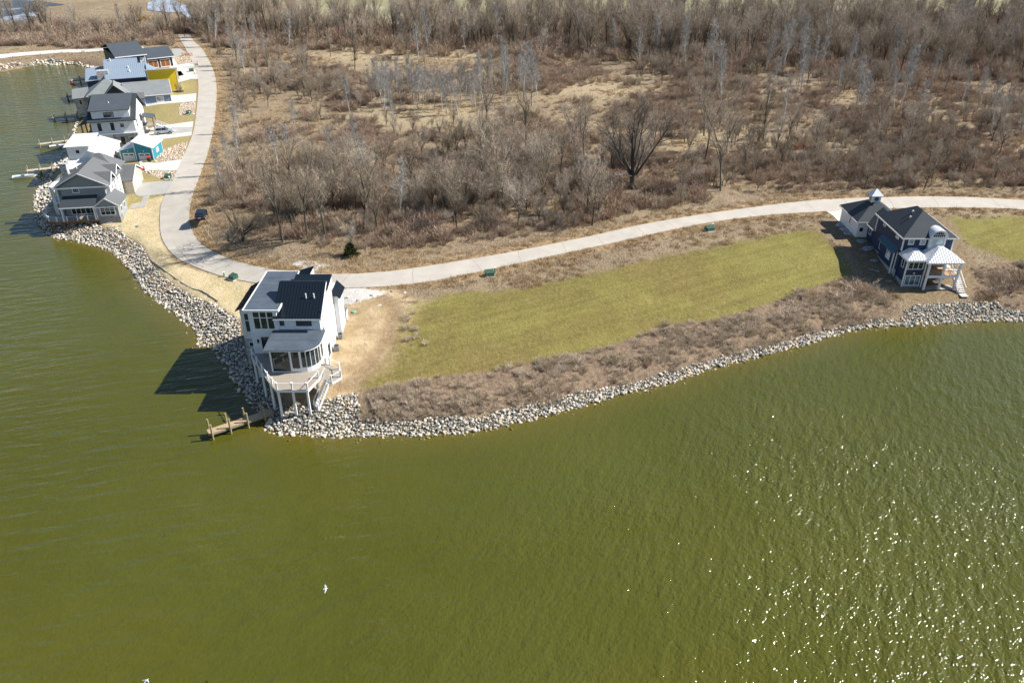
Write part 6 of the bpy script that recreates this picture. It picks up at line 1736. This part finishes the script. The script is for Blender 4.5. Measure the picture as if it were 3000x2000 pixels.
mb = MB(); mb.raw([(-.3,-.3,.05),(.3,-.3,.05),(.3,.3,.05),(-.3,.3,.05),(-.36,-.38,1.1),(.36,-.38,1.1),(.36,.38,1.1),(-.36,.38,1.1)], [(0,3,2,1),(4,5,6,7),(0,1,5,4),(1,2,6,5),(2,3,7,6),(3,0,4,7)]); mb.build('body', M['black'], t)
MB().slab([(-.4,-.42,1.16),(.4,-.42,1.16),(.4,.44,1.26),(-.4,.44,1.26)], .06).build('lid', M['red'], t)
for s in (-.28,.28): MB().tube((s-.03,.36,.14),(s+.03,.36,.14),.14,.14,10).build('wheel', M['rubber'], t)
t = thing('lawn_tractor', 'small red and black riding mower beside the grey house garage', 'riding mower', (-85.9,179.2,3.95), 60)
MB().box(-.1,.9,-.35,.35,.35,.95).build('hood', M['red'], t); MB().box(-.8,-.1,-.45,.45,.35,.6).build('body', M['black'], t)
MB().box(-.55,-.15,-.25,.25,.6,.75).build('seat', M['black'], t); MB().box(-.62,-.52,-.25,.25,.75,1.15).build('seat_back', M['black'], t)
for xx, r_ in ((-.55,.32),(.65,.24)):
    for s in (-1,1): MB().tube((xx,s*.35,r_),(xx,s*.52,r_),r_,r_,12).build('wheel', M['rubber'], t)
# stone slabs in the shade along the navy house
sl = [(64.3,145.6,1.6,'pale slab of flagstone farthest back along the garage wall'),(64.1,143.4,1.4,'flagstone slab second from the back along the garage wall'),(64.0,141.4,1.3,'flagstone slab under the garage front corner'),
      (65.1,137.6,1.3,'flagstone slab outside the navy house side door'),(65.2,134.6,1.4,'flagstone slab beside the main navy wall'),(64.6,130.4,.9,'small flagstone by the side bay of the navy house'),
      (63.2,127.5,.6,'left one of two small square pavers in the shade'),(64.0,127.1,.6,'right one of two small square pavers in the shade'),(64.9,124.0,.7,'small paver near the front corner of the navy house')]
for x, y, s, lb in sl:
    mb = MB(); n = 7 if s > .8 else 4
    P = [(math.cos(6.283*i/n+.4)*s*U(.75,1.1), math.sin(6.283*i/n+.4)*s*.6*U(.75,1.1)) for i in range(n)]
    mb.prism(P, 0, .12); o = mb.build('flagstone', M['stone']); o.location = (x, y, h1(x, y)+.03); o.rotation_euler = (U(-.05,.05), U(-.05,.05), U(-.5,.5))
    tag(o, lb, 'paving stone', 'loose stone slabs beside the navy house')

def silt(label, P):
    P = smooth_line(P, 5); t = thing('silt_fence', label, 'silt fence', (P[0][0], P[0][1], h1(*P[0])), 0, 'tan silt fences of the straw yard', world=True)
    mb = MB()
    for a, b_ in zip(P, P[1:]):
        za, zb_ = h1(*a), h1(*b_); q = (rnd.uniform(-.05,.05), rnd.uniform(-.05,.05))
        mb.raw([(a[0],a[1],za-.1),(b_[0],b_[1],zb_-.1),(b_[0]+q[0],b_[1]+q[1],zb_+.14),(a[0]+q[0],a[1]+q[1],za+.14),(a[0]+.05,a[1]+.05,za-.1),(b_[0]+.05,b_[1]+.05,zb_-.1),(b_[0]+.05+q[0],b_[1]+.05+q[1],zb_+.14),(a[0]+.05+q[0],a[1]+.05+q[1],za+.14)],
               [(0,1,2,3),(7,6,5,4),(3,2,6,7)])
    mb.build('fabric', M['tan'], t)
    for q in P[::5]:
        z = h1(*q); MB().box(q[0]-.03,q[0]+.03,q[1]-.09,q[1]-.03,z-.2,z+.3).build('stake', M['pile_wood'], t)
silt('long tan silt fence along the top of the stone bank', [(-67.0,135.3),(-62.5,130.1),(-59.1,126.5),(-55.0,122.5),(-52.3,120.8),(-48.6,117.2)])
silt('short tan silt fence along the road side of the straw yard', [(-63.1,138.8),(-59.6,134.1),(-57.3,131.6),(-55.3,130.2)])
for i, (x, y, s, lb) in enumerate(((-26.5,115.0,.34,'broken concrete lump nearest the white house on the gravel'),(-24.6,113.8,.42,'broken concrete lump at the lower edge of the gravel'),(-22.7,115.4,.3,'small concrete lump in the middle of the gravel'),
      (-21.0,111.6,.36,'concrete lump on the dirt below the gravel'),(-19.6,116.6,.3,'concrete lump at the road edge right of the gravel'),(-17.4,116.2,.26,'farthest right concrete lump by the road'),(-25.2,107.9,.2,'lone pale stone in the sandy dirt'),(-21.4,101.2,.3,'pale scrap lying by the tyre tracks'))):
    o = bpy.data.objects.new('rubble_lump', rocks[i % len(rocks)]); o.location = (x, y, h1(x, y)+s*.25); o.scale = (s*1.3, s, s*.6); o.rotation_euler = (.2, .1, i*1.3); C.objects.link(o)
    tag(o, lb, 'rubble', 'rubble on the building site dirt')
# ================================================================ gulls
def gull(label, x, y, z, yaw, bank, flex):
    t = thing('gull', label, 'bird', (x, y, z), yaw); t.rotation_euler = (R(bank), 0, R(yaw))
    t['group'] = 'gulls flying over the lake'; t.scale = (.62,.62,.62)
    me = bpy.data.meshes.new('body')
    # one continuous skin: body, neck, head, both wings, tail
    V = [(0,0,0),(.16,0,.01),(.27,0,.03),(.34,0,.035),(-.16,0,0),(-.32,0,0),
         (.06,.16,.05),(.02,.42,.08*flex),(-.10,.72,.0),(.06,-.16,.05),(.02,-.42,.08*flex),(-.10,-.72,.0)]
    E_ = [(0,1),(1,2),(2,3),(0,4),(4,5),(0,6),(6,7),(7,8),(0,9),(9,10),(10,11)]
    me.from_pydata(V, E_, []); o = bpy.data.objects.new('body', me); C.objects.link(o); o.parent = t
    sk = o.modifiers.new('skin', 'SKIN')
    rad = [(.075,.075),(.07,.07),(.045,.045),(.035,.03),(.055,.05),(.07,.012),(.11,.028),(.10,.016),(.03,.008),(.11,.028),(.10,.016),(.03,.008)]
    for i, r_ in enumerate(rad): me.skin_vertices[0].data[i].radius = r_
    me.skin_vertices[0].data[0].use_root = True
    o.modifiers.new('sub', 'SUBSURF').render_levels = 2
    me.materials.append(M['gull'])
    mb = MB(); mb.tube((.345,0,.035),(.42,0,.025),.016,.004,6); mb.build('beak', M['beak'], t)
    for s in (-1, 1):
        mb = MB(); mb.raw([(.08,s*.14,.09),(-.10,s*.14,.08),(-.14,s*.44,.055+.05*flex),(.06,s*.42,.055+.06*flex)], [(0,1,2,3)])
        mb.slab(mb.v, .008); mb.build('wing_feathers', M['gullgrey'], t)
        mb = MB(); mb.tube((.30,s*.028,.055),(.305,s*.034,.055),.008,.008,6); mb.build('eye', M['black'], t)
gull('white gull gliding over the lower middle of the lake', -15.85, 48.1, 10.0, 10, 8, 1.0)
gull('white gull banking at the bottom edge left of centre', -27.5, 39.1, 10.0, 60, -20, .2)
clean()
